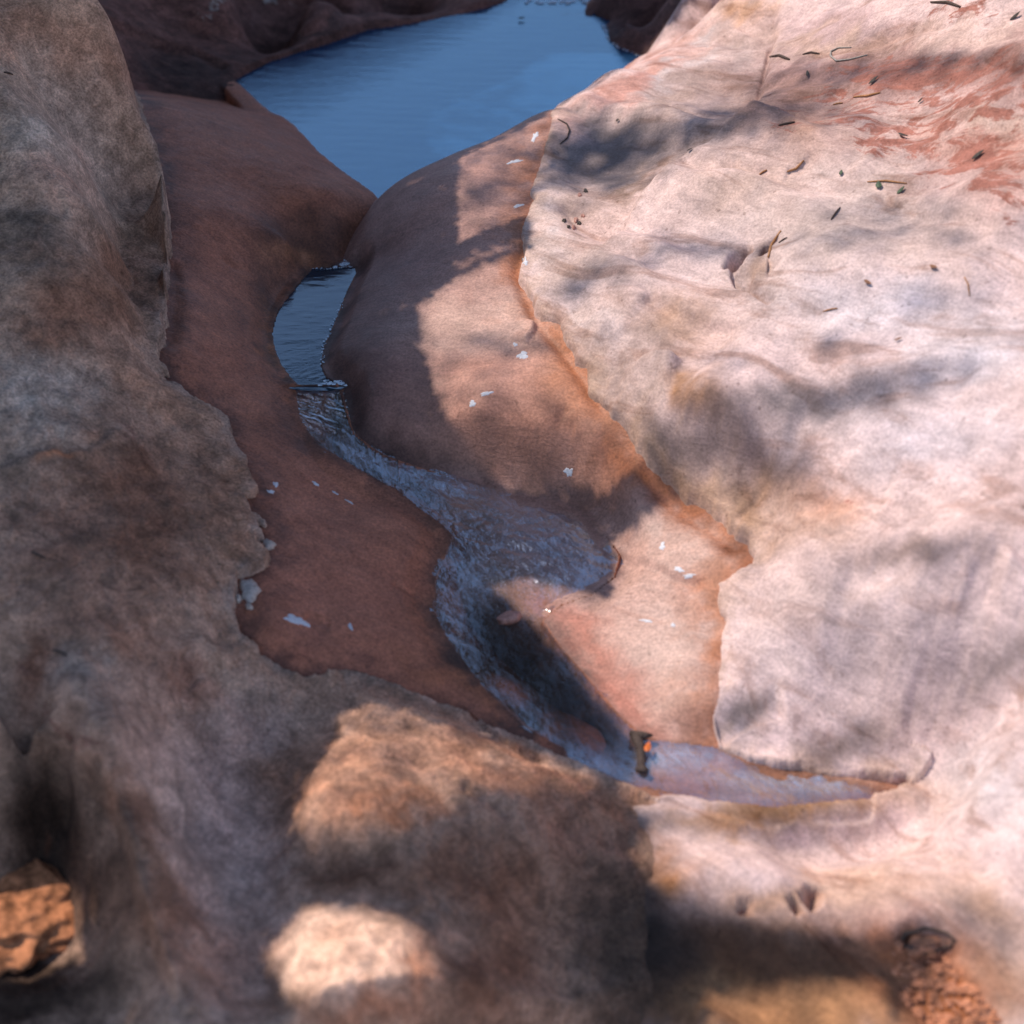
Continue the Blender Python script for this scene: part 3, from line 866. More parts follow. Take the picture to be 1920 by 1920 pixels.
put(bank, 'smooth dark red sandstone bank on the left of the narrow channel', 'rock')

keep_bed = lambda x, y, h, s: (y < 4.0) & (h > BANK(x, y) - .10) & (poly_sdf(x, y, PR) < .05)
bed = field('worn_bulge', (520, 1720, 180, 1600), -.08, lambda x, y: add_feats(bed_h(x, y), x, y, F_BED), M_BED, (0.465, 0.252, 0.196), [
    (740, 520, 180, 270, 0, (0.259, 0.134, 0.117), .85), (690, 720, 120, 170, 0, (0.162, 0.0803, 0.0668), .88), (760, 850, 150, 42, 22, (0.0558, 0.0266, 0.0218), .9), (640, 770, 46, 90, -10, (0.0418, 0.0195, 0.0174), .92),  # shadow side of the bulge painted darker, its foot also wet-stained
    (870, 600, 120, 60, 0, (0.54, 0.345, 0.278), .7), (980, 600, 60, 50, 0, (0.576, 0.372, 0.305), .7), (960, 820, 170, 100, 30, (0.428, 0.177, 0.104), .75), (1060, 660, 60, 90, 30, ORANGE, .65), (1110, 760, 60, 60, 40, ORANGE, .5),  # first two blobs paint the sunlit part of the bulge paler
    (985, 480, 22, 90, 0, ORANGE, .7), (1190, 880, 130, 36, 42, (0.242, 0.0753, 0.0348), .9), (1300, 958, 90, 24, 38, (0.372, 0.115, 0.0392), .9), (1388, 1032, 46, 36, 50, (0.298, 0.102, 0.0436), .9), (1070, 930, 120, 40, 20, (0.204, 0.0974, 0.0696), .7),  # orange stained rim, with the shade below the crust painted in
    (1270, 1010, 80, 45, 20, (0.576, 0.408, 0.348), .8), (1250, 1200, 130, 150, 0, (0.576, 0.389, 0.322), .8), (1345, 1180, 16, 150, 0, (0.54, 0.266, 0.174), .8), (1250, 1330, 110, 50, 0, (0.558, 0.319, 0.244), .7), (1335, 1375, 30, 18, -20, (0.465, 0.177, 0.087), .7),
    (1085, 1195, 160, 34, 48, (0.391, 0.133, 0.087), .85), (1170, 1310, 110, 30, 48, (0.391, 0.142, 0.0957), .8), (960, 1225, 150, 80, 50, (0.0167, 0.0133, 0.0121), .97, 2), (1080, 1345, 130, 58, 46, (0.0167, 0.0133, 0.0121), .97, 2), (905, 1170, 50, 60, 0, (0.0372, 0.0266, 0.0234), .85),  # near-black blobs paint the slot's shade over wet rock
    (800, 925, 120, 18, 22, (0.149, 0.0974, 0.087), .6), (1000, 1040, 140, 80, 20, (0.465, 0.319, 0.287), .7), (900, 1090, 60, 60, 0, (0.186, 0.133, 0.113), .7), (1450, 1490, 200, 40, 2, (0.372, 0.221, 0.113), .7), (1230, 1420, 60, 30, 0, (0.325, 0.212, 0.174), .6)],  keep=keep_bed, seed=2, stains=[(PR, (.36, .12, .045), .03, .75), (P2, (.04, .02, .018), .03, .8), (P3, (.1, .05, .04), .018, .5)], outer=(40, 60, 40, 40), warp=18)
put(bed, 'rounded red and pink sandstone bulge right of the narrow channel', 'rock')

keep_left = lambda x, y, h, s: (s > -.012) & (y > .45)
left = field('grey_rock', (-40, 1260, -40, 1960), -.02, left_h, M_CRUST, GREY, [
    (110, 250, 90, 160, -20, PALEB, .75), (100, 330, 60, 50, 0, (0.77, 0.394, 0.264), .6), (60, 60, 160, 60, 10, (0.611, 0.292, 0.182), .7), (40, 430, 120, 40, 10, GREYD, .8), (230, 130, 60, 80, 40, (0.385, 0.178, 0.107), .6),
    (200, 520, 150, 80, 0, (0.306, 0.136, 0.0788), .8), (130, 600, 90, 50, 20, (0.352, 0.141, 0.0816), .6), (60, 730, 110, 60, 10, PALEB, .8), (300, 740, 140, 40, 25, (0.578, 0.292, 0.178), .8), (260, 880, 130, 90, 20, (0.239, 0.103, 0.0598), .85), (60, 850, 80, 24, 0, GREYD, .7), (115, 845, 34, 16, -20, (0.803, 0.318, 0.158), .9),
    (280, 1010, 120, 130, 0, (0.272, 0.111, 0.0627), .85), (440, 900, 60, 90, 20, (0.464, 0.229, 0.136), .7), (450, 1030, 60, 90, 0, (0.498, 0.252, 0.155), .8), (100, 1000, 110, 100, 0, (0.352, 0.151, 0.0909), .7), (190, 1190, 130, 60, 30, (0.4, 0.174, 0.104), .7),
    (140, 1260, 40, 60, -10, PALEB, .7), (60, 1240, 60, 80, 0, (0.256, 0.0937, 0.05), .8), (480, 1220, 140, 30, 30, (0.53, 0.271, 0.17), .7), (360, 1300, 80, 60, 40, (0.385, 0.159, 0.0972), .8),
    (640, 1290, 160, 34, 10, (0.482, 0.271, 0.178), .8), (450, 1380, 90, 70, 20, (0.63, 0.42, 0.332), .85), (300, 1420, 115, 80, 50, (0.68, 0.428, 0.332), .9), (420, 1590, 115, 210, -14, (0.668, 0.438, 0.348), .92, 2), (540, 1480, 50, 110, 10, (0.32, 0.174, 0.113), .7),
    (230, 1500, 40, 120, -25, (0.32, 0.136, 0.0754), .7), (95, 1590, 125, 190, 0, (0.0379, 0.019, 0.0122), .95, 2), (60, 1860, 190, 90, 0, (0.0379, 0.0209, 0.0138), .95, 2), (90, 1600, 10, 20, 0, (0.138, 0.0562, 0.0327), .9, 2), (240, 1720, 70, 120, -20, (0.192, 0.084, 0.0472), .8), (330, 1760, 50, 120, -20, (0.385, 0.159, 0.0909), .6), (455, 1830, 70, 130, -10, (0.554, 0.353, 0.267), .85), (520, 1850, 40, 80, -20, (0.289, 0.151, 0.0945), .6),  # near-black blobs paint the shade of the hollow into the rock
    (690, 1460, 110, 90, 0, (0.707, 0.318, 0.176), .8), (640, 1530, 70, 40, 0, (0.882, 0.403, 0.225), .7), (740, 1500, 120, 14, 5, (0.545, 0.216, 0.107), .7), (900, 1430, 160, 40, 26, (0.53, 0.249, 0.147), .7), (1000, 1470, 130, 40, 20, (0.545, 0.234, 0.131), .7),
    (760, 1640, 220, 60, 10, (0.306, 0.136, 0.0754), .8), (640, 1620, 90, 30, 0, (0.225, 0.107, 0.0627), .8), (950, 1650, 150, 120, 30, (0.256, 0.107, 0.0598), .8), (660, 1805, 125, 90, 20, (0.933, 0.59, 0.427), .92, 2), (640, 1790, 50, 30, 0, (0.482, 0.224, 0.125), .3), (800, 1830, 30, 60, 0, (0.803, 0.281, 0.125), .5),  # large pale blob paints the sun patch into the foreground rock
    (700, 1910, 120, 30, 0, (0.64, 0.263, 0.139), .7), (930, 1830, 90, 130, 0, (0.239, 0.098, 0.0534), .8), (1130, 1660, 90, 120, 0, (0.257, 0.134, 0.0859), .8), (1190, 1810, 135, 200, 6, (.075, .047, .034), .92, 2), (1100, 1560, 90, 50, 20, (0.32, 0.141, 0.0879), .7), (1130, 1490, 90, 26, 20, (0.482, 0.188, 0.0879), .6)],  # dark wedge by the seam paints the foreground shade into the colour
    alt=(.30, .15, .11), patches=[(330, 650, 90, 60, 20, .42), (230, 800, 80, 40, 10, .47), (280, 960, 60, 80, 0, .45), (130, 520, 120, 90, 0, .42), (60, 330, 60, 40, 0, .44), (60, 1230, 80, 60, 0, .52), (150, 1370, 100, 40, 30, .5), (180, 1110, 120, 60, 0, .45)],  keep=keep_left, seed=3, stains=[(PL, (.42, .35, .31), .012, .45)], outer=(900, 20, 400, 700), warp=30)
put(left, 'rough grey crusted rock covering the left side and lower left foreground', 'rock')

keep_right = lambda x, y, h, s: (s > -.012) & (y > .45)
right = field('pale_rock', (960, 1960, -40, 1960), .05, right_h, M_PALE, (0.648, 0.458, 0.422), [  # many dark blobs below paint soft shade into the rock colour
    (1780, 140, 330, 75, -4, (0.35, 0.198, 0.173), .75), (1820, 300, 230, 85, 5, (0.412, 0.218, 0.179), .65),
    (1450, 1850, 380, 120, 4, (.5, .23, .095), .95, 2),
    (1130, 290, 151, 74, -8, (0.181, 0.142, 0.139), 0.95, 2), (1320, 258, 168, 43, -18, (0.248, 0.186, 0.177), 0.95), (1270, 175, 123, 48, -25, (0.331, 0.232, 0.192), 0.8), (1180, 150, 123, 26, -32, (0.495, 0.242, 0.192), 0.95), (1290, 90, 100, 19, -25, (0.545, 0.307, 0.251), 0.8), (1320, 95, 56, 16, -35, (0.595, 0.484, 0.463), 0.92), (1250, 140, 33, 16, -40, (0.579, 0.468, 0.446), 0.8),  # grey face darkened further to paint in its half shade
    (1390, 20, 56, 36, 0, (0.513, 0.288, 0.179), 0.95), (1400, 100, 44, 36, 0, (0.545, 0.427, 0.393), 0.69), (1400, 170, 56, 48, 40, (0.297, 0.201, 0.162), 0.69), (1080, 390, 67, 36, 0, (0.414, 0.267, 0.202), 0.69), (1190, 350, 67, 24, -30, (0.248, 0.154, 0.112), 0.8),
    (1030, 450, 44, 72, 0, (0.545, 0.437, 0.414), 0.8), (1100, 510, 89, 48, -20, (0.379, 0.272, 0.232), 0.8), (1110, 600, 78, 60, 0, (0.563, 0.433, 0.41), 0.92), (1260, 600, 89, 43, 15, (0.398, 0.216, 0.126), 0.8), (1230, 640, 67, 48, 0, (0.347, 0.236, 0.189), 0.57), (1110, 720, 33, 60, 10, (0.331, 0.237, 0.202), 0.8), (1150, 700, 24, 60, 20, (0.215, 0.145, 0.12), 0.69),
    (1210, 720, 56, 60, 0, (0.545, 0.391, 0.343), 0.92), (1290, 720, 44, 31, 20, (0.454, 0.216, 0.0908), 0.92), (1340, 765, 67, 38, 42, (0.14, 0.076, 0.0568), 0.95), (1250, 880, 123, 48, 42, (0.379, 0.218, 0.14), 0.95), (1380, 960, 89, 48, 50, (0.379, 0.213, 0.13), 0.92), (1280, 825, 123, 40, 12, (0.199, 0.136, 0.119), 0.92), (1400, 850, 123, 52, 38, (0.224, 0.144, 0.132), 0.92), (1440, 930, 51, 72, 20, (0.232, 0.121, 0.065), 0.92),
    (1480, 420, 224, 72, -10, (0.563, 0.433, 0.41), 0.8), (1540, 420, 123, 72, 0, (0.462, 0.344, 0.301), 0.69), (1400, 340, 123, 48, -15, (0.48, 0.33, 0.268), 0.69), (1460, 560, 145, 60, 10, (0.43, 0.319, 0.281), 0.57), (1430, 510, 40, 31, 20, (0.379, 0.236, 0.17), 0.92), (1700, 430, 179, 72, 10, (0.414, 0.303, 0.264), 0.69), (1630, 730, 201, 48, -15, (0.315, 0.247, 0.248), 0.86), (1500, 770, 123, 40, 0, (0.206, 0.157, 0.152), 0.86), (1640, 570, 179, 72, 0, (0.521, 0.459, 0.49), 0.69), (1850, 640, 123, 72, 0, (0.545, 0.475, 0.496), 0.8),
    (1750, 810, 168, 72, 0, (0.529, 0.458, 0.488), 0.69), (1560, 940, 78, 40, 0, (0.513, 0.239, 0.139), 0.69), (1520, 980, 100, 48, 20, (0.495, 0.317, 0.244), 0.69), (1700, 1045, 145, 28, -10, (0.224, 0.144, 0.118), 0.92), (1860, 1255, 123, 43, -25, (0.224, 0.153, 0.128), 0.92), (1600, 1400, 84, 33, -25, (0.274, 0.171, 0.126), 0.86), (1390, 1340, 72, 26, -32, (0.232, 0.162, 0.135), 0.92), (1520, 1130, 123, 36, -20, (0.48, 0.339, 0.288), 0.57),
    (1700, 1200, 268, 144, 0, (0.563, 0.433, 0.42), 0.69), (1850, 1480, 123, 84, 0, (0.595, 0.502, 0.503), 0.92), (1560, 1260, 134, 84, 0, (0.563, 0.417, 0.39), 0.57),
    (1560, 60, 156, 40, -6, (0.379, 0.245, 0.251), 0.8), (1560, 80, 179, 28, 0, (0.495, 0.326, 0.253), 0.8), (1500, 185, 134, 55, 0, (0.274, 0.158, 0.13), 0.92), (1700, 130, 291, 36, -3, (0.224, 0.121, 0.113), 0.92), (1560, 270, 134, 36, -10, (0.365, 0.22, 0.174), 0.57), (1510, 240, 44, 28, 0, (0.297, 0.148, 0.0893), 0.69), (1700, 250, 134, 36, 0, (0.529, 0.365, 0.327), 0.8), (1830, 60, 179, 31, -6, (0.545, 0.362, 0.301), 0.8), (1870, 235, 67, 26, 20, (0.595, 0.425, 0.361), 0.92, 2), (1650, 330, 67, 48, 20, (0.495, 0.357, 0.304), 0.69), (1740, 320, 112, 28, 0, (0.414, 0.313, 0.304), 0.69),
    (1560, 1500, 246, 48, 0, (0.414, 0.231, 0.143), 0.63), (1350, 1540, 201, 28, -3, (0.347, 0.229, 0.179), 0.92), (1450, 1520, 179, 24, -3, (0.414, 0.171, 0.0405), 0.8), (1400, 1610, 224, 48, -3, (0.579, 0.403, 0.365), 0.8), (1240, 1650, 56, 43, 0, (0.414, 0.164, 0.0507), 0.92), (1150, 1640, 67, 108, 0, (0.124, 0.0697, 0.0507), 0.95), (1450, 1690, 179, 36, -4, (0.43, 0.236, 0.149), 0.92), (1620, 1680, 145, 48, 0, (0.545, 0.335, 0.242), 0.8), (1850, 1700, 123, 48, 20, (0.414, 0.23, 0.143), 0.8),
    (1420, 1790, 268, 74, 8, (0.0827, 0.0384, 0.0224), 0.95, 2), (1190, 1800, 134, 204, -24, (0.0207, 0.0148, 0.0131), 0.95, 2), (1700, 1780, 123, 60, 10, (0.248, 0.0743, 0.0253), 0.92), (1500, 1895, 200, 45, -3, (0.341, 0.16, 0.0711), .9), (1890, 1840, 110, 110, 0, (0.47, 0.276, 0.184), .9), (1780, 1870, 78, 84, 40, (0.347, 0.0924, 0.0163), 0.92),  # near-black and dark brown blobs paint the foreground shade into the rock
    (1810, 130, 250, 42, -4, (.3, .15, .115), .8), (1850, 290, 180, 60, 5, (.4, .2, .145), .6)],
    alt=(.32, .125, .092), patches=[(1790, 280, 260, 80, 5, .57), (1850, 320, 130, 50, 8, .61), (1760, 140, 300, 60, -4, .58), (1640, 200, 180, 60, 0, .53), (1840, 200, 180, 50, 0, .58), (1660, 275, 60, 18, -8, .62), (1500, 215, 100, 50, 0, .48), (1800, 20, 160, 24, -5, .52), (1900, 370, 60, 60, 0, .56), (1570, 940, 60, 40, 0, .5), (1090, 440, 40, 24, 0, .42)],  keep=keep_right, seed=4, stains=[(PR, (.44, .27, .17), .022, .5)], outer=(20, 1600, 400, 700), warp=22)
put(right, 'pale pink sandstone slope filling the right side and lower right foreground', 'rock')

keep_farb = lambda x, y, h, s: (h > BANK(x, y) - .1) & (h > -.16) & (y > 3.55)
farb = field('far_bank', (140, 1000, -60, 260), .05, lambda x, y: carve(add_feats(FARB(x, y), x, y, F_FARB), x, y, .0003), M_FAR, (.24, .105, .08), [
    (330, 150, 110, 70, 25, (.06, .035, .03), .9), (430, 150, 60, 50, 30, (.07, .04, .034), .8), (600, 75, 260, 20, -12, (.1, .05, .04), .8), (420, 20, 200, 40, 0, (.2, .1, .085), .7), (260, 40, 80, 30, 15, (.22, .1, .075), .6)],
    alt=(.5, .42, .38), patches=[(400, 35, 60, 18, -15, .56), (530, 8, 70, 12, 0, .54)],  keep=keep_farb, seed=5, outer=(500, 200, 560, 20))
put(farb, 'dark red rock bank along the far left side of the blue pool', 'rock')
farr = field('far_rock', (1060, 1420, -60, 180), .05, lambda x, y: carve(FARR(x, y), x, y, .0009), M_FAR, (.17, .085, .072), [(1180, 70, 60, 40, 30, (.1, .052, .045), .7)],  keep=lambda x, y, h, s: h > -.16, seed=6, outer=(60, 700, 560, 20))
put(farr, 'small dark red rock at the far right end of the blue pool', 'rock')


# the scene's solid top, for setting things down
def top_h(x, y):
    x, y = np.asarray(x, float), np.asarray(y, float)
    return np.maximum.reduce([left_h(x, y)[0] + disp('grey_rock', x, y), right_h(x, y)[0] + disp('pale_rock', x, y),
                              add_feats(bank_h(x, y), x, y, F_BANK) + disp('worn_bank', x, y), add_feats(bed_h(x, y), x, y, F_BED) + disp('worn_bulge', x, y)])


def top_slow(x, y):
    far = np.where(y > 3.6, np.maximum(FARB(x, y), FARR(x, y)), -9)
    return np.maximum(top_h(x, y), far)


QX, QY, QS = -1.3, 1.0, .005
_qx, _qy = np.meshgrid(np.arange(QX, 1.3, QS), np.arange(QY, 4.3, QS))
QT = top_h(_qx.ravel(), _qy.ravel()).reshape(_qx.shape)


def top_q(x, y):
    fx = np.clip((np.asarray(x, float) - QX) / QS, 0, QT.shape[1] - 1.001)
    fy = np.clip((np.asarray(y, float) - QY) / QS, 0, QT.shape[0] - 1.001)
    i, j = fx.astype(int), fy.astype(int)
    a, b = fx - i, fy - j
    return (QT[j, i] * (1 - a) + QT[j, i + 1] * a) * (1 - b) + (QT[j + 1, i] * (1 - a) + QT[j + 1, i + 1] * a) * b


GX, GY = np.arange(-2.8, 1.9, .02), np.arange(.6, 6.8, .02)
_gx, _gy = np.meshgrid(GX, GY)
GT = top_slow(_gx.ravel(), _gy.ravel()).reshape(_gx.shape)


def top_all(x, y):
    x, y = np.asarray(x, float), np.asarray(y, float)
    fx = np.clip((x - GX[0]) / .02, 0, len(GX) - 1.001)
    fy = np.clip((y - GY[0]) / .02, 0, len(GY) - 1.001)
    i, j = fx.astype(int), fy.astype(int)
    a, b = fx - i, fy - j
    g = (GT[j, i] * (1 - a) + GT[j, i + 1] * a) * (1 - b) + (GT[j + 1, i] * (1 - a) + GT[j + 1, i + 1] * a) * b
    near = (x > -1.28) & (x < 1.28) & (y > 1.02) & (y < 3.55)
    return np.where(near, top_q(x, y), g)


# ------------------------------------------------------------------ ground below and beyond
gv = []
gf = []
N = 72
rad = [0, 6, 12, 30, 80, 250, 1000, 3000]
for i, r in enumerate(rad):
    for j in range(N):
        a = 2 * math.pi * j / N
        zz = -.75 + (0 if r < 10 else .25 * math.sin(5 * a + i) + .1 * math.sin(11 * a))
        gv.append((r * math.cos(a), 2.5 + r * math.sin(a), zz))
for i in range(len(rad) - 1):
    for j in range(N):
        gf.append((i * N + j, (i + 1) * N + j, (i + 1) * N + (j + 1) % N, i * N + (j + 1) % N))
ground = mesh_obj('ground', gv, gf, plain_mat('red_ground', (.30, .17, .12), .9, .35, 3))
put(ground, kind='structure')


# ------------------------------------------------------------------ water
def grid_water(name, poly, step, zf, grow, mat):
    P = np.asarray(poly)
    xs = np.arange(P[:, 0].min() - grow, P[:, 0].max() + grow, step)
    ys = np.arange(P[:, 1].min() - grow, P[:, 1].max() + grow, step)
    X, Y = np.meshgrid(xs, ys)
    sd = poly_sdf(X, Y, P)
    Z = zf(X, Y, sd)
    ok = (sd > -grow) & ((Y < 2.632) | (name != 'stream_water'))
    f = ok[:-1, :-1] & ok[1:, :-1] & ok[:-1, 1:] & ok[1:, 1:]
    idx = np.arange(X.size).reshape(X.shape)
    q = np.stack([idx[:-1, :-1][f], idx[:-1, 1:][f], idx[1:, 1:][f], idx[1:, :-1][f]], -1)
    used = np.unique(q)
    mp = np.full(X.size, -1)
    mp[used] = np.arange(len(used))
    o = mesh_obj(name, np.stack([X.ravel()[used], Y.ravel()[used], Z.ravel()[used]], -1), mp[q].tolist(), mat)
    put(o, kind='structure')
    return o


def z_pool1(x, y, sd):
    r = np.sqrt((x - .28) ** 2 * .30 + (y - 5.6) ** 2)
    w = .00012 * np.sin(r * 140 + 3 * fbm(x * 3, y * 3, 2, 2)) * (0.5 + vnoise(x * 4, y * 4, 3))
    return Z1 + w + .00025 * fbm(x * 14, y * 50, 4, 3) + .004 * np.exp(-((x - .3) ** 2 + (y - 4.85) ** 2) / .03) * vnoise(x * 50, y * 50, 2)


def z_pool2(x, y, sd):
    cx, cy = unp(628, 722, Z2)
    r = np.hypot(x - cx, y - cy)
    w = .0009 * np.sin(r * 420 + 9 * fbm(x * 18, y * 18, 6, 2)) * np.exp(-r / .05) * (.6 + vnoise(x * 30, y * 30, 5))
    return Z2 + w + .0004 * fbm(x * 20, y * 50, 4, 2)


def z_stream(x, y, sd):
    w = WTPS(x, y)
    u, v = proj(x, y, w)
    k = smooth(700, 900, v)
    al = (x * .9 - y * .45)
    ac = (x * .45 + y * .9)
    rip = fbm(al * 12, ac * 44, 7, 3, .5) * .0034
    quiet = .0014 * np.sin(ac * 420 + 4 * fbm(x * 30, y * 30, 3, 2)) + .002 * fbm(x * 60, y * 120, 8, 2)
    calm = np.exp(-((((u - 1030) / 150) ** 2 + ((v - 1270) / 150) ** 2)) ** 2)
    film = smooth(930, 1010, u) * smooth(1200, 1120, v) * (.008 + .006 * fbm(x * 60, y * 60, 12, 3)) * (1 - smooth(0, .06, sd))
    film = film + smooth(1380, 1480, u) * (.004 + .005 * fbm(x * 50, y * 50, 14, 3)) * (1 - smooth(0, .03, sd))
    return w + .001 - film + (quiet * (1 - k) + rip * k) * (1 - .92 * calm)


grid_water('pool_water', P1, .009, z_pool1, .03, M_POOL)
grid_water('basin_water', P2, .0035, z_pool2, .02, M_POOL2)
stream = grid_water('stream_water', P3, .004, z_stream, .012, M_STREAM)
sv_ = np.array([tuple(q.co) for q in stream.data.vertices])
su_, sw_ = proj(sv_[:, 0], sv_[:, 1], sv_[:, 2])
sky_sheen = np.zeros(len(su_))
for bu, bv, ru, rv, an, k in [(700, 868, 90, 16, 25, .7), (830, 905, 120, 24, 18, .75), (1000, 950, 120, 30, 8, .75), (1040, 1010, 110, 60, 20, .7), (1060, 1080, 90, 40, 20, .5), (880, 1080, 50, 50, 30, .4), (860, 1160, 26, 60, -30, .25),
                              (960, 1310, 40, 10, 25, .3), (1110, 1425, 70, 20, 18, .8), (1260, 1420, 90, 24, 0, .8), (1500, 1465, 150, 22, 3, .9), (1400, 1500, 150, 12, -3, .35), (600, 800, 40, 50, 0, .2), (600, 730, 50, 10, 0, .8)]:
    ca, sa = math.cos(R(an)), math.sin(R(an))
    du, dv = su_ - bu, sw_ - bv
    sky_sheen = np.maximum(sky_sheen, k * np.exp(-((du * ca + dv * sa) / ru) ** 2 - ((-du * sa + dv * ca) / rv) ** 2))
fa_ = stream.data.attributes.new('froth', 'FLOAT', 'POINT')  # weights of the painted sky sheen, with some lip froth
fa_.data.foreach_set('value', sky_sheen.astype(np.float32))
sh_ = np.ones(len(su_))
for bu, bv, ru, rv, an in [(975, 1215, 130, 80, 50), (1080, 1330, 130, 62, 46)]:
    ca, sa = math.cos(R(an)), math.sin(R(an))
    du, dv = su_ - bu, sw_ - bv
    sh_ = np.minimum(sh_, 1 - .88 * np.exp(-(((du * ca + dv * sa) / ru) ** 2 + ((-du * sa + dv * ca) / rv) ** 2) ** 2))
fa_ = stream.data.attributes.new('sheen', 'FLOAT', 'POINT')
fa_.data.foreach_set('value', sh_.astype(np.float32))


# ------------------------------------------------------------------ unseen tree added for its shade, leaves placed from a lit-and-shade mask
LIT = [
    ([(1330, -20), (1800, -40), (2300, -100), (2300, 1680), (1900, 1765), (1650, 1758), (1420, 1738), (1220, 1662), (1180, 1600), (1230, 1540), (1160, 1490), (1200, 1440), (1195, 1400),
      (1060, 1235), (925, 1100), (985, 1085), (1150, 1125), (1155, 1010), (1200, 985), (1250, 935), (1190, 875), (1110, 935), (960, 915), (880, 850), (820, 740), (797, 660), (785, 575), (860, 520), (960, 478), (1000, 468),
      (1000, 440), (992, 400), (1005, 330), (1030, 212), (1200, 105)], 1.0, 10),
    ([(862, 296), (1035, 215), (1000, 340), (985, 405), (862, 452), (855, 380)], .55, 10),
    ([(845, 492), (985, 435), (975, 468), (850, 518)], .35, 10),
    ([(640, 1340), (700, 1318), (860, 1370), (1110, 1450), (1130, 1480), (1040, 1500), (900, 1480), (820, 1540), (700, 1575), (570, 1592), (560, 1530), (600, 1430), (640, 1395)], .72, 18),
    ([(500, 1790), (580, 1700), (700, 1710), (790, 1740), (835, 1810), (820, 1880), (740, 1930), (600, 1930), (530, 1850)], 1.0, 18),
    ([(-160, 1575), (60, 1585), (140, 1655), (155, 1790), (60, 1835), (-160, 1840)], 1.0, 10),
    ([(1650, 1990), (1720, 1850), (1800, 1765), (1900, 1745), (2200, 1700), (2200, 2100)], .9, 25),
    ([(1320, 1868), (1500, 1838), (1660, 1842), (1660, 1990), (1380, 1990)], .7, 22),
]
BANDS = [(1120, 290, 135, 66, -10, 0.95), (1330, 240, 160, 36, -12, 0.88), (1130, 515, 95, 28, -18, 0.69), (1330, 465, 130, 20, 8, 0.56), (1560, 430, 90, 40, 0, 0.38), (1640, 735, 210, 28, -12, 0.69), (1420, 830, 110, 38, 35, 0.75), (1335, 770, 60, 40, 40, 0.75),
         (1290, 850, 130, 32, 15, 0.5), (1480, 885, 80, 24, -5, 0.56), (1700, 1045, 140, 22, -8, 0.81), (1870, 1250, 120, 34, -25, 0.81), (1600, 1400, 85, 26, -25, 0.62), (1390, 1335, 70, 20, -30, 0.62), (920, 655, 150, 30, -5, 0.5),
         (1000, 780, 190, 45, 22, 0.22), (1245, 895, 95, 24, 42, 0.95), (1390, 1040, 34, 22, 60, 0.88), (1090, 930, 110, 30, 15, 0.95), (1720, 130, 280, 32, -4, 0.62), (1500, 200, 130, 50, 0, 0.5), (1720, 420, 220, 50, 5, 0.38), (1400, 1530, 200, 22, -3, 0.5), (1860, 1725, 100, 24, 15, 0.75), (1250, 470, 110, 26, -16, .5), (1480, 660, 160, 20, -8, .45), (1230, 640, 90, 24, 10, .45), (1560, 880, 120, 24, 15, .4), (1800, 560, 120, 24, -8, .4), (1560, 1180, 110, 20, -18, .35)]


def shade_at(u, v):
    L = np.zeros(len(u))
    near = np.full(len(u), 1e9)
    for poly, k, soft in LIT:
        sd = poly_sdf(u, v, poly)
        L = np.maximum(L, k * smooth(-soft, soft, sd))
        near = np.minimum(near, np.abs(sd))
    D = 1 - L
    for bu, bv, ru, rv, an, k in BANDS:
        ca, sa = math.cos(R(an)), math.sin(R(an))
        q = (((u - bu) * ca + (v - bv) * sa) / ru) ** 2 + ((-(u - bu) * sa + (v - bv) * ca) / rv) ** 2
        D = np.maximum(D, k * np.exp(-q ** 1.5))
    return D, near


def leaf_points(n, xr, yr, size, sel):
    x = RNG.uniform(*xr, n)
    y = RNG.uniform(*yr, n)
    z = top_all(x, y)
    u, v = proj(x, y, z)
    D, near = shade_at(u, v)
    tau = -np.log(np.clip(1 - D, .0012, 1))
    dens = n / ((xr[1] - xr[0]) * (yr[1] - yr[0]))
    p = tau * sel(D, near) / (dens * .27 * size * size)
    ok = RNG.uniform(0, 1, n) < p
    for st in np.arange(.035, 1.3, .045):       # skip ground that the rock itself keeps from the sun
        ok &= top_all(x + SUN_DIR[0] * st, y + SUN_DIR[1] * st) < z + SUN_DIR[2] * st + .004
    return np.stack([x, y, z], -1)[ok], D[ok], near[ok]


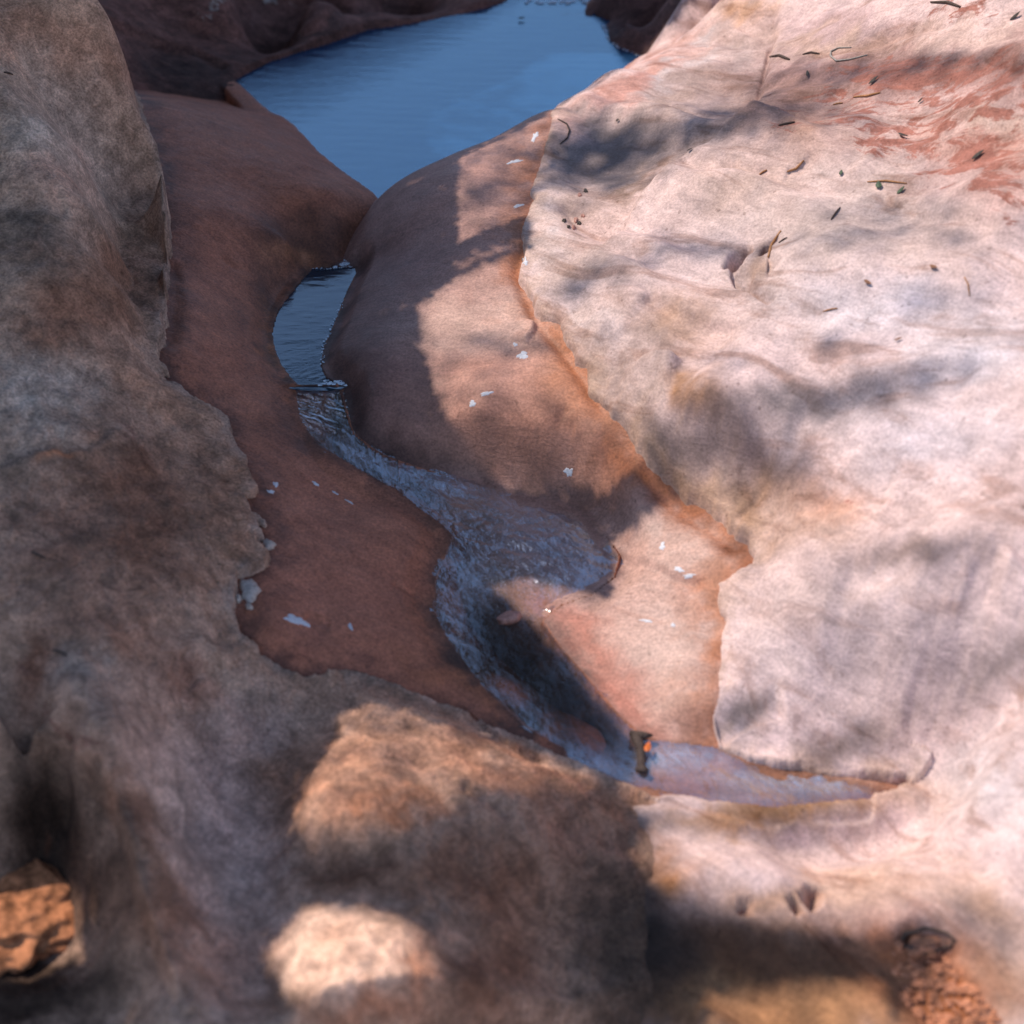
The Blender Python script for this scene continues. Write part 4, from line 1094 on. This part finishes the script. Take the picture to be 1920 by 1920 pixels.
crown_v, crown_f = [], []
CLEAR = [(25, 1690, .03, .075), (80, 1710, .02, .05), (640, 1800, 0, .085), (740, 1820, 0, .07), (690, 1870, 0, .075)]
LEAF = np.array([(0, -.5, 0), (.22, -.18, .03), (.2, .2, .05), (0, .5, 0), (-.2, .2, .05), (-.22, -.18, .03)])
nl = 0
for size, n, xr, yr, sel, tr in (
        (.075, 110000, (-2.7, 1.7), (.75, 5.7), lambda D, e: (e > 60) & (D > .9), (2.6, 5.0)),
        (.034, 260000, (-1.9, 1.4), (.95, 5.2), lambda D, e: ((e <= 60) & (e > 24) & (D > .6)) | ((D <= .9) & (e > 24)), (2.0, 4.2)),
        (.018, 420000, (-1.2, 1.0), (1.0, 4.4), lambda D, e: (e <= 24), (1.35, 2.4))):
    P, D, e = leaf_points(n, xr, yr, size, sel)
    m = len(P)
    t = RNG.uniform(*tr, m) + np.where((D <= .9) & (e > 24), 2.6, np.where(D <= .7, 2.0, 0))
    t = np.maximum(t, (1.68 - .30 * P[:, 1] - P[:, 2]) / (SUN_DIR[2] + .3 * SUN_DIR[1]) + RNG.uniform(0, .25, m))
    C = P + SUN_DIR[None] * t[:, None]
    pu_, pv_ = proj(C[:, 0], C[:, 1], C[:, 2])
    ok = (C[:, 1] < -.25) | (pu_ < -700) | (pu_ > 2600) | (pv_ < -300)
    ok &= np.linalg.norm(C - np.array([0, 0, CAM_H]), axis=1) > .5
    for (cu, cv, cz, cr) in CLEAR:                       # gaps cut in the added crown to let single spots of sun through
        c0 = np.array([float(q[0]) for q in hit(top_q, [cu], [cv])]) + np.array([0, 0, cz])
        rel = C - c0[None]
        ok &= np.linalg.norm(rel - (rel @ SUN_DIR)[:, None] * SUN_DIR[None], axis=1) > cr
    C, D, e, m = C[ok], D[ok], e[ok], int(ok.sum())
    nrm = SUN_DIR[None] + RNG.normal(0, .55, (m, 3))
    nrm /= np.linalg.norm(nrm, axis=1)[:, None]
    a = np.cross(nrm, RNG.normal(0, 1, (m, 3)))
    a /= np.linalg.norm(a, axis=1)[:, None]
    b = np.cross(nrm, a)
    sz = size * RNG.uniform(.75, 1.25, m)
    V = C[:, None] + sz[:, None, None] * (LEAF[None, :, 0, None] * a[:, None] * 1.3 + LEAF[None, :, 1, None] * b[:, None] + LEAF[None, :, 2, None] * nrm[:, None])
    crown_v.append(V.reshape(-1, 3))
    base = (nl + np.arange(m) * 6)[:, None]
    crown_f.append(np.concatenate([base + np.array([[0, 1, 2, 3]]), base + np.array([[0, 3, 4, 5]])], 0))
    nl += m * 6
CV, CF = np.concatenate(crown_v), np.concatenate(crown_f)
print('leaves', nl // 6)
tree = bpy.data.objects.new('added_shade_tree', None)
COL.objects.link(tree)
TB = (-4.6, 4.6, -.7)
tree.location = TB
put(tree, 'unseen leafy tree added beyond the frame, its leaves placed to throw the dappled shade', 'tree')
me = bpy.data.meshes.new('crown')
me.vertices.add(len(CV))
me.vertices.foreach_set('co', (CV - np.array(TB)).astype(np.float32).ravel())
me.loops.add(CF.size)
me.loops.foreach_set('vertex_index', CF.astype(np.int32).ravel())
me.polygons.add(len(CF))
me.polygons.foreach_set('loop_start', np.arange(0, CF.size, 4, dtype=np.int32))
me.polygons.foreach_set('loop_total', np.full(len(CF), 4, np.int32))
me.update(calc_edges=True)
me.materials.append(plain_mat('tree_leaf', (.06, .09, .035), .6, .3, 40))
crown = bpy.data.objects.new('crown', me)
COL.objects.link(crown)
crown.parent = tree


def tube(bm, pts, radii, seg=8, cap=True):
    pts = [Vector(p) for p in pts]
    rings = []
    up = Vector((0, 0, 1))
    for i, p in enumerate(pts):
        d = (pts[min(i + 1, len(pts) - 1)] - pts[max(i - 1, 0)]).normalized()
        s = d.cross(up)
        if s.length < .05:
            s = d.cross(Vector((1, 0, 0)))
        s.normalize()
        t = d.cross(s)
        rings.append([bm.verts.new(p + float(radii[i]) * (math.cos(2 * math.pi * k / seg) * s + math.sin(2 * math.pi * k / seg) * t)) for k in range(seg)])
    for a, b in zip(rings, rings[1:]):
        for k in range(seg):
            bm.faces.new((a[k], a[(k + 1) % seg], b[(k + 1) % seg], b[k]))
    if cap:
        bm.faces.new(rings[0][::-1])
        bm.faces.new(rings[-1])


def bm_obj(name, bm, mat, parent=None, sm=True):
    bmesh.ops.recalc_face_normals(bm, faces=bm.faces)
    me = bpy.data.meshes.new(name)
    bm.to_mesh(me)
    bm.free()
    if mat:
        me.materials.append(mat)
    me.polygons.foreach_set('use_smooth', [sm] * len(me.polygons))
    o = bpy.data.objects.new(name, me)
    COL.objects.link(o)
    o.parent = parent
    return o


M_BARK = plain_mat('bark', (.16, .13, .11), .9, .4, 30, .2, .5)
bm = bmesh.new()
tube(bm, [(0, 0, -.1), (.05, -.02, .6), (-.05, .05, 1.5), (.2, .15, 2.3), (.5, .3, 3.0), (.8, .4, 3.6)], [.2, .16, .14, .12, .1, .07], 12)
bm_obj('trunk', bm, M_BARK, tree)
for k, (ex, ey, ez) in enumerate([(2.4, -.4, 3.5), (2.6, -1.6, 3.4), (1.6, -2.4, 3.5), (2.0, -3.2, 3.3), (.8, -1.8, 3.6), (1.2, .4, 3.6)]):
    bm = bmesh.new()
    st = Vector((.2, .15, 2.3)) if k % 2 else Vector((.5, .3, 3.0))
    e = Vector((ex, ey, ez))
    mid = st.lerp(e, .5) + Vector((.05, .1 * (-1) ** k, .18))
    tube(bm, [st, st.lerp(mid, .5) + Vector((0, 0, .06)), mid, mid.lerp(e, .5) + Vector((0, .05, .03)), e], [.07, .055, .045, .03, .012], 8)
    bm_obj('limb', bm, M_BARK, tree)


# ------------------------------------------------------------------ small things lying on the rock
def spot(u, v):
    return hit(top_q, u, v)


def px_size(x, y, z):
    return (y * CT + (CAM_H - z) * ST) / FPX


M_WHITE = plain_mat('white_mineral', (.56, .54, .56), .85, .15, 300)
M_FLAKE = plain_mat('crust_flake', (.44, .35, .3), .9, .25, 160, .2, .4)
M_LEAFD = plain_mat('dry_leaf_dark', (.06, .045, .035), .7, .4, 200)
M_LEAFG = plain_mat('leaf_green', (.06, .085, .045), .6, .3, 200)
M_LEAFB = plain_mat('leaf_brown', (.22, .1, .055), .7, .3, 200)
M_TWIG = plain_mat('twig', (.07, .045, .035), .85, .4, 200)
M_TWIGO = plain_mat('twig_orange', (.34, .16, .07), .85, .3, 200)
M_TWIGG = plain_mat('twig_grey', (.3, .26, .23), .85, .3, 200)
M_RUBBLE = plain_mat('red_rubble', (.42, .17, .09), .9, .4, 60, .2, .5)
M_PEBBLE = plain_mat('red_pebble', (.36, .17, .13), .5, .3, 90, .4, .3)


def blob(name, u, v, ru, rv, ang, thick, mat, seed, rag=.35):
    """a thin irregular lump that follows the rock under it"""
    x, y, z = [float(q[0]) for q in spot([u], [v])]
    rings, seg = 4, 22
    r = np.random.default_rng(seed)
    ph = r.uniform(0, 6.28, 5)
    ca, sa = math.cos(R(ang)), math.sin(R(ang))
    us, vs, pr = [u], [v], [1.0]
    for i in range(1, rings + 1):
        f = i / rings
        for k in range(seg):
            a = 2 * math.pi * k / seg
            w = 1 + rag * (math.sin(2 * a + ph[0]) * .4 + math.sin(3 * a + ph[1]) * .35 + math.sin(5 * a + ph[2]) * .35 + math.sin(8 * a + ph[3]) * .25)
            du, dv = ru * f * w * math.cos(a), rv * f * w * math.sin(a)
            us.append(u + du * ca - dv * sa)
            vs.append(v + du * sa + dv * ca)
            pr.append(1 - f ** 3)
    X, Y, Z = spot(us, vs)
    # keep the lump in one piece where the rock drops away behind it
    px = px_size(x, y, z)
    pr = np.array(pr)
    nz = r.uniform(.75, 1.15, len(X))
    zt = Z + thick * pr * nz - .0012 * (pr <= 0.01)
    verts = [(X[i] - x, Y[i] - y, zt[i] - z) for i in range(len(X))]
    faces = [(0, 1 + k, 1 + (k + 1) % seg) for k in range(seg)]
    for i in range(rings - 1):
        b0, b1 = 1 + i * seg, 1 + (i + 1) * seg
        for k in range(seg):
            faces.append((b0 + k, b1 + k, b1 + (k + 1) % seg, b0 + (k + 1) % seg))
    # underside
    nb = len(verts)
    last = 1 + (rings - 1) * seg
    verts.append((0, 0, -.004))
    faces += [(nb, last + (k + 1) % seg, last + k) for k in range(seg)]
    o = mesh_obj(name, verts, faces, mat)
    o.location = (x, y, z)
    return o


FLECKS = [(980, 666, 15, 8, -28, 'big white fleck below the orange ledge on the sunlit bulge'), (966, 646, 6, 4, 0, 'tiny white fleck above the big fleck on the sunlit bulge'),
          (1066, 885, 9, 11, 10, 'white fleck low on the red bulge above the stream bend'), (556, 1163, 27, 11, 22, 'large white mineral patch low on the dark red bank'),
          (657, 1175, 5, 8, -20, 'small white fleck right of the large patch on the red bank'), (1242, 1024, 7, 9, 0, 'white fleck at the top of the pink shelf beside the stream'),
          (1273, 1068, 12, 6, 10, 'white fleck halfway along the lower edge of the pink shelf'), (1292, 1080, 16, 5, -4, 'long white fleck at the bottom corner of the pink shelf'),
          (517, 908, 8, 5, 10, 'white fleck on the red bank beside the crust tooth'), (508, 922, 9, 4, 20, 'pale fleck just below the one beside the crust tooth'),
          (592, 907, 10, 3, 28, 'upper thin pale streak on the red bank'), (628, 924, 8, 2, 28, 'middle thin pale streak on the red bank'), (655, 941, 10, 2, 28, 'lowest thin pale streak on the red bank'),
          (912, 738, 14, 5, -18, 'faint long white fleck in the middle of the bulge'), (886, 757, 9, 7, 0, 'round white fleck left of centre on the bulge'),
          (1003, 256, 6, 12, 28, 'white fleck near the crest of the bulge by the pool'), (965, 303, 16, 4, -14, 'thin white streak on the upper bulge below the crest'), (972, 386, 15, 3, -18, 'thin white streak on the bulge at the end of the grey face'),
          (984, 490, 7, 9, 0, 'white crumb stuck in the orange crack beside the bulge'), (1212, 1164, 16, 3, 5, 'thin white streak across the pink slab'), (1262, 1172, 6, 4, 0, 'small white dot right of the streak on the pink slab')]
for i, (u, v, ru, rv, an, lab) in enumerate(FLECKS):
    o = blob('mineral_fleck', u, v, ru * .9, rv * .9, an, .0012, M_WHITE, 100 + i, .5)
    put(o, lab, 'mineral fleck', 'white mineral flecks on the worn red rock')
for i, (u, v, ru, rv, an, lab) in enumerate([(504, 1022, 15, 9, 30, 'rounded pale crust flake standing clear of the grey edge'), (468, 1107, 21, 23, 20, 'broad grey crust flake split from the edge of the grey rock'), (467, 1139, 8, 5, 30, 'small pale crust flake just below the broad one'), (448, 1124, 6, 7, 0, 'tiny pinkish crust flake left of the broad one')]):
    o = blob('crust_flake', u, v, ru, rv, an, .007, M_FLAKE, 200 + i, .3)
    put(o, lab, 'rock flake', 'crust flakes broken from the grey rock')


def leaf(u, v, length, width, ang, mat, lab, seed, curl=.12, cat='leaf', grp='fallen leaves on the pale rock', H=None):
    x, y, z = [float(q[0]) for q in (spot([u], [v]) if H is None else H)]
    s_ = px_size(x, y, z)
    L, W = length * s_ * .85, width * s_ * .85
    d = .012
    tx, ty = [float(top_q(x + a, y + b)) if H is None else z for a, b in ((d, 0), (0, d))]
    nx = Vector((d, 0, tx - z)).cross(Vector((0, d, ty - z))).normalized()
    ax = Vector((math.cos(R(ang)), math.sin(R(ang)) * 1.4, 0))
    ax = (ax - nx * ax.dot(nx)).normalized()
    sd = nx.cross(ax)
    n = 8
    verts, faces = [], []
    rr = random.Random(seed)
    bend = rr.uniform(-.25, .25)
    for lay in (0, 1):
        for i in range(n + 1):
            t = i / n
            w = W * .5 * max(.05, math.sin(math.pi * t ** .8)) ** .8
            c = ax * ((t - .5) * L) + sd * (bend * L * ((t - .5) ** 2)) + nx * (.006 + curl * L * (t - .4) ** 2)
            for k in (-1, -.5, 0, .5, 1):
                verts.append(c + sd * (k * w) + nx * ((1 - abs(k)) * w * .5 - .002 + (.0006 if lay else 0)))
    m = 5 * (n + 1)
    for i in range(n):
        for k in range(4):
            a = i * 5 + k
            faces.append((a, a + 1, a + 6, a + 5))
            faces.append((m + a, m + a + 5, m + a + 6, m + a + 1))
    o = mesh_obj('leaf', verts, faces, mat)
    o.location = (x, y, z)
    put(o, lab, cat, grp)
    return o


LEAVES = [(1516, 140, 24, 7, 70, M_LEAFD, 'dark narrow leaf standing on edge above the seed pod'), (1640, 153, 26, 12, 5, M_LEAFD, 'thick black seed pod on the upper right slope'), (1692, 257, 24, 10, -28, M_LEAFD, 'dark curled leaf between the red patches on the right slope'),
          (1836, 292, 32, 12, 3, M_LEAFD, 'black leaf lying inside the large red patch'), (1579, 326, 15, 9, 50, M_LEAFG, 'small grey green leaf left of the green pair'), (1648, 350, 24, 14, 82, M_LEAFG, 'green leaf pointing down, left of the green pair'),
          (1690, 360, 27, 10, 30, M_LEAFG, 'green leaf tilted up to the right, right of the green pair'), (1906, 32, 28, 9, 8, M_LEAFD, 'black leaf at the top right corner of the slope'), (1295, 284, 13, 6, 0, M_LEAFD, 'small black leaf on the shaded grey face'),
          (1160, 227, 8, 8, 0, M_LEAFD, 'small dark crumb near the top of the shaded grey face'), (1686, 638, 18, 5, 0, M_LEAFB, 'small brown leaf alone in the middle of the pale slope'), (1752, 503, 22, 9, -40, M_LEAFB, 'brown curled leaf at the right of the pale slope'),
          (1628, 531, 20, 8, -45, M_LEAFB, 'brown leaf right of the dark hollow'), (1728, 190, 14, 5, 10, M_LEAFD, 'small dark leaf below the seed pod')]
for i, (u, v, l, w, a, m, lab) in enumerate(LEAVES):
    leaf(u, v, l, w, a, m, lab, 300 + i, cat='seed pod' if 'pod' in lab else ('crumb' if 'crumb' in lab else 'leaf'))


def twig(name, px, rad, mat, lab, cat='twig', grp='twigs and fibres on the rock', lift=.6):
    px = np.array(px, float)
    # finer polyline
    q = []
    for a, b in zip(px[:-1], px[1:]):
        for t in np.linspace(0, 1, 4)[:-1]:
            q.append(a + (b - a) * t)
    q.append(px[-1])
    q = np.array(q)
    X, Y, Z = spot(q[:, 0], q[:, 1])
    s_ = px_size(X[0], Y[0], Z[0])
    o0 = Vector((float(X[0]), float(Y[0]), float(Z[0])))
    n = len(q)
    bm = bmesh.new()
    pts = [Vector((float(X[i]), float(Y[i]), float(Z[i]) + lift * rad * s_ + .0012 * math.sin(math.pi * i / (n - 1)))) - o0 for i in range(n)]
    tube(bm, pts, [rad * .75 * s_ * (.55 + .6 * math.sin(math.pi * (i + .6) / (n + .2))) for i in range(n)], 6)
    o = bm_obj(name, bm, mat)
    o.location = o0
    put(o, lab, cat, grp)
    return o


for px, rad, m, lab in [
        ([(1596, 90), (1572, 91), (1558, 98), (1557, 107), (1568, 116), (1592, 113), (1626, 104)], 2.2, M_TWIGG, 'grey looped fibre on the upper right slope'),
        ([(1443, 108), (1460, 106), (1472, 111), (1480, 113)], 3, M_TWIG, 'dark twig end at the crack in the rib'),
        ([(1505, 103), (1520, 100), (1536, 102)], 2.2, M_TWIG, 'thin dark twig left of the looped fibre'),
        ([(1600, 183), (1625, 182), (1650, 175)], 2.6, M_TWIGO, 'reddish twig below the seed pod'),
        ([(1562, 197), (1580, 194)], 1.8, M_TWIGO, 'short reddish twig left of the long reddish one'),
        ([(1460, 236), (1478, 233), (1490, 230)], 2.4, M_TWIG, 'dark twig lying under the end of the rib'),
        ([(1558, 413), (1566, 402), (1575, 390)], 2.4, M_TWIG, 'straight dark twig pointing up above the dark hollow'),
        ([(1476, 323), (1492, 319), (1507, 302)], 2.6, M_TWIGO, 'bent orange twig below the near lobe'),
        ([(1424, 328), (1438, 320)], 2.2, M_TWIGO, 'short orange twig left of the bent one'),
        ([(1745, 6), (1775, 7), (1800, 15)], 3.4, M_TWIG, 'black stick at the top edge of the right slope'),
        ([(1460, 456), (1476, 446)], 1.6, M_TWIG, 'short twig just right of the dark hollow'),
        ([(1440, 484), (1446, 462), (1464, 434)], 3.0, M_TWIGO, 'curved twig leaning over the dark hollow'),
        ([(1543, 585), (1570, 579)], 1.8, M_TWIGO, 'thin brown twig in the middle of the pale slope'),
        ([(1808, 520), (1815, 536), (1818, 556)], 1.8, M_TWIGO, 'thin orange twig at the right of the pale slope'),
        ([(1046, 224), (1063, 234), (1068, 246), (1064, 260), (1050, 271)], 2.0, M_TWIG, 'dark curved fibre at the left end of the grey face'),
        ([(1626, 342), (1660, 341), (1700, 345)], 2.0, M_TWIGO, 'long thin red twig above the green pair'),
        ([(60, 1036), (72, 1043), (86, 1049)], 3.0, M_TWIG, 'dark twig on the left rock'),
        ([(100, 1221), (112, 1225), (126, 1231)], 3.0, M_TWIG, 'dark twig on the pale spot low on the left rock'),
        ([(8, 137), (24, 141)], 2.5, M_TWIG, 'small dark twig near the top of the left rock')]:
    twig('twig', px, rad, m, lab)
for i, (u, v, r_) in enumerate([(1058, 414, 4), (1080, 413, 5), (1086, 419, 4), (1093, 405, 4), (1066, 426, 3), (1076, 427, 4), (1098, 358, 4), (1087, 366, 4)]):
    o = blob('rock_crumb', u, v, r_, r_, 0, .004, M_PEBBLE if i % 2 else M_LEAFD, 400 + i, .4)
    put(o, 'small red or dark crumb scattered near the left end of the grey face', 'crumb', 'crumbs by the grey face')


def stone(name, u, v, ru, rv, rz, mat, seed, sink=.35, rag=.16, sub=3, H=None):
    x, y, z = [float(q[0]) for q in (spot([u], [v]) if H is None else H)]
    s_ = px_size(x, y, z)
    bm = bmesh.new()
    bmesh.ops.create_icosphere(bm, subdivisions=sub, radius=1)
    r = random.Random(seed)
    off = Vector((r.uniform(0, 50), r.uniform(0, 50), r.uniform(0, 50)))
    from mathutils import noise as mn
    for w in bm.verts:
        k = 1 + rag * (mn.noise(w.co * 1.3 + off) + .6 * mn.noise(w.co * 3.1 + off) + .45 * mn.noise(w.co * 7 + off))
        w.co = Vector((w.co.x * ru * s_ * k, w.co.y * rv * s_ * 1.2 * k, w.co.z * rz * s_ * k))
    o = bm_obj(name, bm, mat)
    o.location = (x, y, z + rz * s_ * (1 - 2 * sink) * .6)
    o.rotation_euler = (r.uniform(-.2, .2), r.uniform(-.2, .2), r.uniform(-.5, .5))
    return o


o = stone('cavity_boulder', 20, 1710, 130, 105, 40, plain_mat('orange_rough_rock', (.4, .155, .07), .95, .6, 45, .15, 1.0), 5, .42, .3, 5)
put(o, 'rough orange rock lit by a spot of sun in the bottom left hollow', 'rock')
sx_, sy_, sz_ = hit(WTPS, [955], [1160], z0=.1, z1=-.4)
o = stone('wet_pebble', 955, 1160, 24, 12, 12, M_PEBBLE, 6, .4, .2, 3, (sx_, sy_, sz_))
put(o, 'wet reddish pebble breaking the surface of the dark stream', 'pebble')
r_ = random.Random(3)
RUB = [(1742, 1764, 34, 12, 'flat red pebble set in the dark ring hollow at lower right'), (1684, 1772, 10, 9, 'small pale pebble left of the ring hollow')]
for i, (u, v, a, b, lab) in enumerate(RUB):
    put(stone('loose_pebble', u, v, a, b, 9, M_RUBBLE, 20 + i, .3, .3), lab, 'pebble', 'red pebbles at lower right')
twig('bark_ring', [(1738 + 49 * math.cos(a * .42) * (1 + .1 * math.sin(3 * a)), 1766 + 21 * math.sin(a * .42) + 2 * math.sin(2.1 * a)) for a in range(16)], 5, M_TWIG, 'dark oval ring of bark around a flat red pebble at lower right', 'bark', None)
# crumbly red rubble: too many bits to count
bm = bmesh.new()
from mathutils import noise as mn
uv = []
while len(uv) < 320:
    u, v = r_.uniform(1640, 1930), r_.uniform(1775, 1960)
    c = 1715 + (v - 1780) * .62
    if abs(u - c) < 40 + (v - 1780) * .35 + r_.uniform(-15, 15):
        uv.append((u, v))
X, Y, Z = spot([a for a, b in uv], [b for a, b in uv])
for i in range(len(uv)):
    s_ = px_size(X[i], Y[i], Z[i])
    rad = s_ * (2.5 + 9 * r_.random() ** 2)
    res = bmesh.ops.create_icosphere(bm, subdivisions=2, radius=rad)
    off = Vector((i * 3.1, i * 1.7, 0))
    for w in res['verts']:
        w.co *= 1 + .9 * mn.noise(w.co / rad * 1.3 + off)
        w.co.z *= .5
        w.co += Vector((float(X[i]), float(Y[i]), float(Z[i]) + rad * .15))
o = bm_obj('red_rubble', bm, M_RUBBLE, None, False)
put(o, 'crumbly red rubble spilling down below the ring hollow at lower right', 'rubble', kind='stuff')

# dark stick with an orange leaf in the lower stream
wx, wy, wz = hit(WTPS, [1186, 1192, 1200, 1203, 1200, 1212], [1382, 1395, 1408, 1425, 1442, 1452], z0=.1, z1=-.4)
stick = bpy.data.objects.new('stream_stick', None)
COL.objects.link(stick)
b0 = Vector((float(wx[0]), float(wy[0]), float(wz[0])))
stick.location = b0
put(stick, 'black twisted bark stick with an orange leaf caught in the lower stream', 'stick')
bm = bmesh.new()
tube(bm, [Vector((float(wx[i]), float(wy[i]), float(wz[i]) + .006 + .006 * math.sin(i * 1.3))) - b0 for i in range(6)], [.004, .0085, .007, .006, .008, .004], 9)
tube(bm, [Vector((float(wx[0]) - .004, float(wy[0]), float(wz[0]) + .008)) - b0, Vector((float(wx[1]) + .012, float(wy[1]) + .004, float(wz[1]) + .014)) - b0, Vector((float(wx[1]) + .026, float(wy[1]) + .006, float(wz[1]) + .012)) - b0], [.005, .007, .002], 7)
for w in bm.verts:
    w.co *= 1 + .12 * mn.noise(w.co * 120)
bm_obj('bark', bm, M_TWIG, stick)
lx, ly, lz = hit(WTPS, [1214], [1412], z0=.1, z1=-.4)
lf = leaf(1214, 1412, 32, 15, 70, plain_mat('wet_orange_leaf', (.55, .13, .03), .4, .2, 200), None, 9, .2, None, None, (lx, ly, lz + .008))
lf.name = 'caught_leaf'
lf.location = lf.location - b0
lf.parent = stick
fx, fy = unp(978, 38, Z1)
leaf(978, 38, 16, 9, 10, M_LEAFD, 'tiny dark leaf floating near the far end of the pool', 77, .3, 'leaf', None, ([fx], [fy], [Z1 + .002]))


# ------------------------------------------------------------------ foam and broken water
def foam_mat():
    m, nt, bs = new_mat('foam')
    tc = node(nt, 'ShaderNodeTexCoord').outputs['Object']
    n = noise(nt, tc, 260, 4, .7)
    bs.inputs['Base Color'].default_value = (.62, .68, .76, 1)
    bs.inputs['Roughness'].default_value = .35
    nt.links.new(ramp(nt, n, (.34, .52, 0.0, .92)), bs.inputs['Alpha'])
    return m


M_FOAM = foam_mat()


def foam(px, rad, H, lab, seed, h=.004):
    r = np.random.default_rng(seed)
    px = np.array(px, float)
    bm = bmesh.new()
    for k in range(len(px) - 1):
        for t in np.linspace(0, 1, 14):
            u, v = px[k] + (px[k + 1] - px[k]) * t + r.normal(0, rad * .45, 2) * np.array([1, .45])
            x, y, z = [float(q[0]) for q in hit(H, [u], [v], z0=.1, z1=-.4)]
            s_ = px_size(x, y, z)
            rr = s_ * rad * r.uniform(.18, .5)
            res = bmesh.ops.create_icosphere(bm, subdivisions=2, radius=rr)
            for w in res['verts']:
                w.co.z *= .3
                w.co *= 1 + .4 * mn.noise(w.co * 180 + Vector((k, t * 9, 0)))
                w.co += Vector((x, y, z + .001))
    o = bm_obj('foam', bm, M_FOAM)
    put(o, lab, 'foam', kind='stuff')


foam([(600, 722), (632, 716), (650, 722)], 9, lambda x, y: np.full(np.shape(x), Z2 + .001), 'white froth at the lip between the two small basins', 1)
foam([(640, 498), (662, 490), (674, 474), (680, 460)], 12, lambda x, y: np.full(np.shape(x), Z2 + .001), 'pale froth where water enters the upper basin', 2)
foam([(985, 6), (1060, 4), (1110, 2)], 10, lambda x, y: np.full(np.shape(x), Z1 + .001), 'white broken water at the far inlet of the pool', 3)
foam([(1132, 50), (1142, 76), (1170, 92), (1200, 102)], 6, lambda x, y: np.full(np.shape(x), Z1 + .001), 'thin froth along the edge of the far right rock', 4)
foam([(642, 568), (626, 608), (607, 648), (602, 684)], 5, lambda x, y: np.full(np.shape(x), Z2 + .001), 'thin white line shaped as the glint where the upper basin meets the bulge', 5)  # foam beads stand in for the bright glint along the basin edge
foam([(585, 503), (620, 505), (660, 500)], 4, lambda x, y: np.full(np.shape(x), Z2 + .001), 'thin bright line of froth across the top of the upper basin', 6)
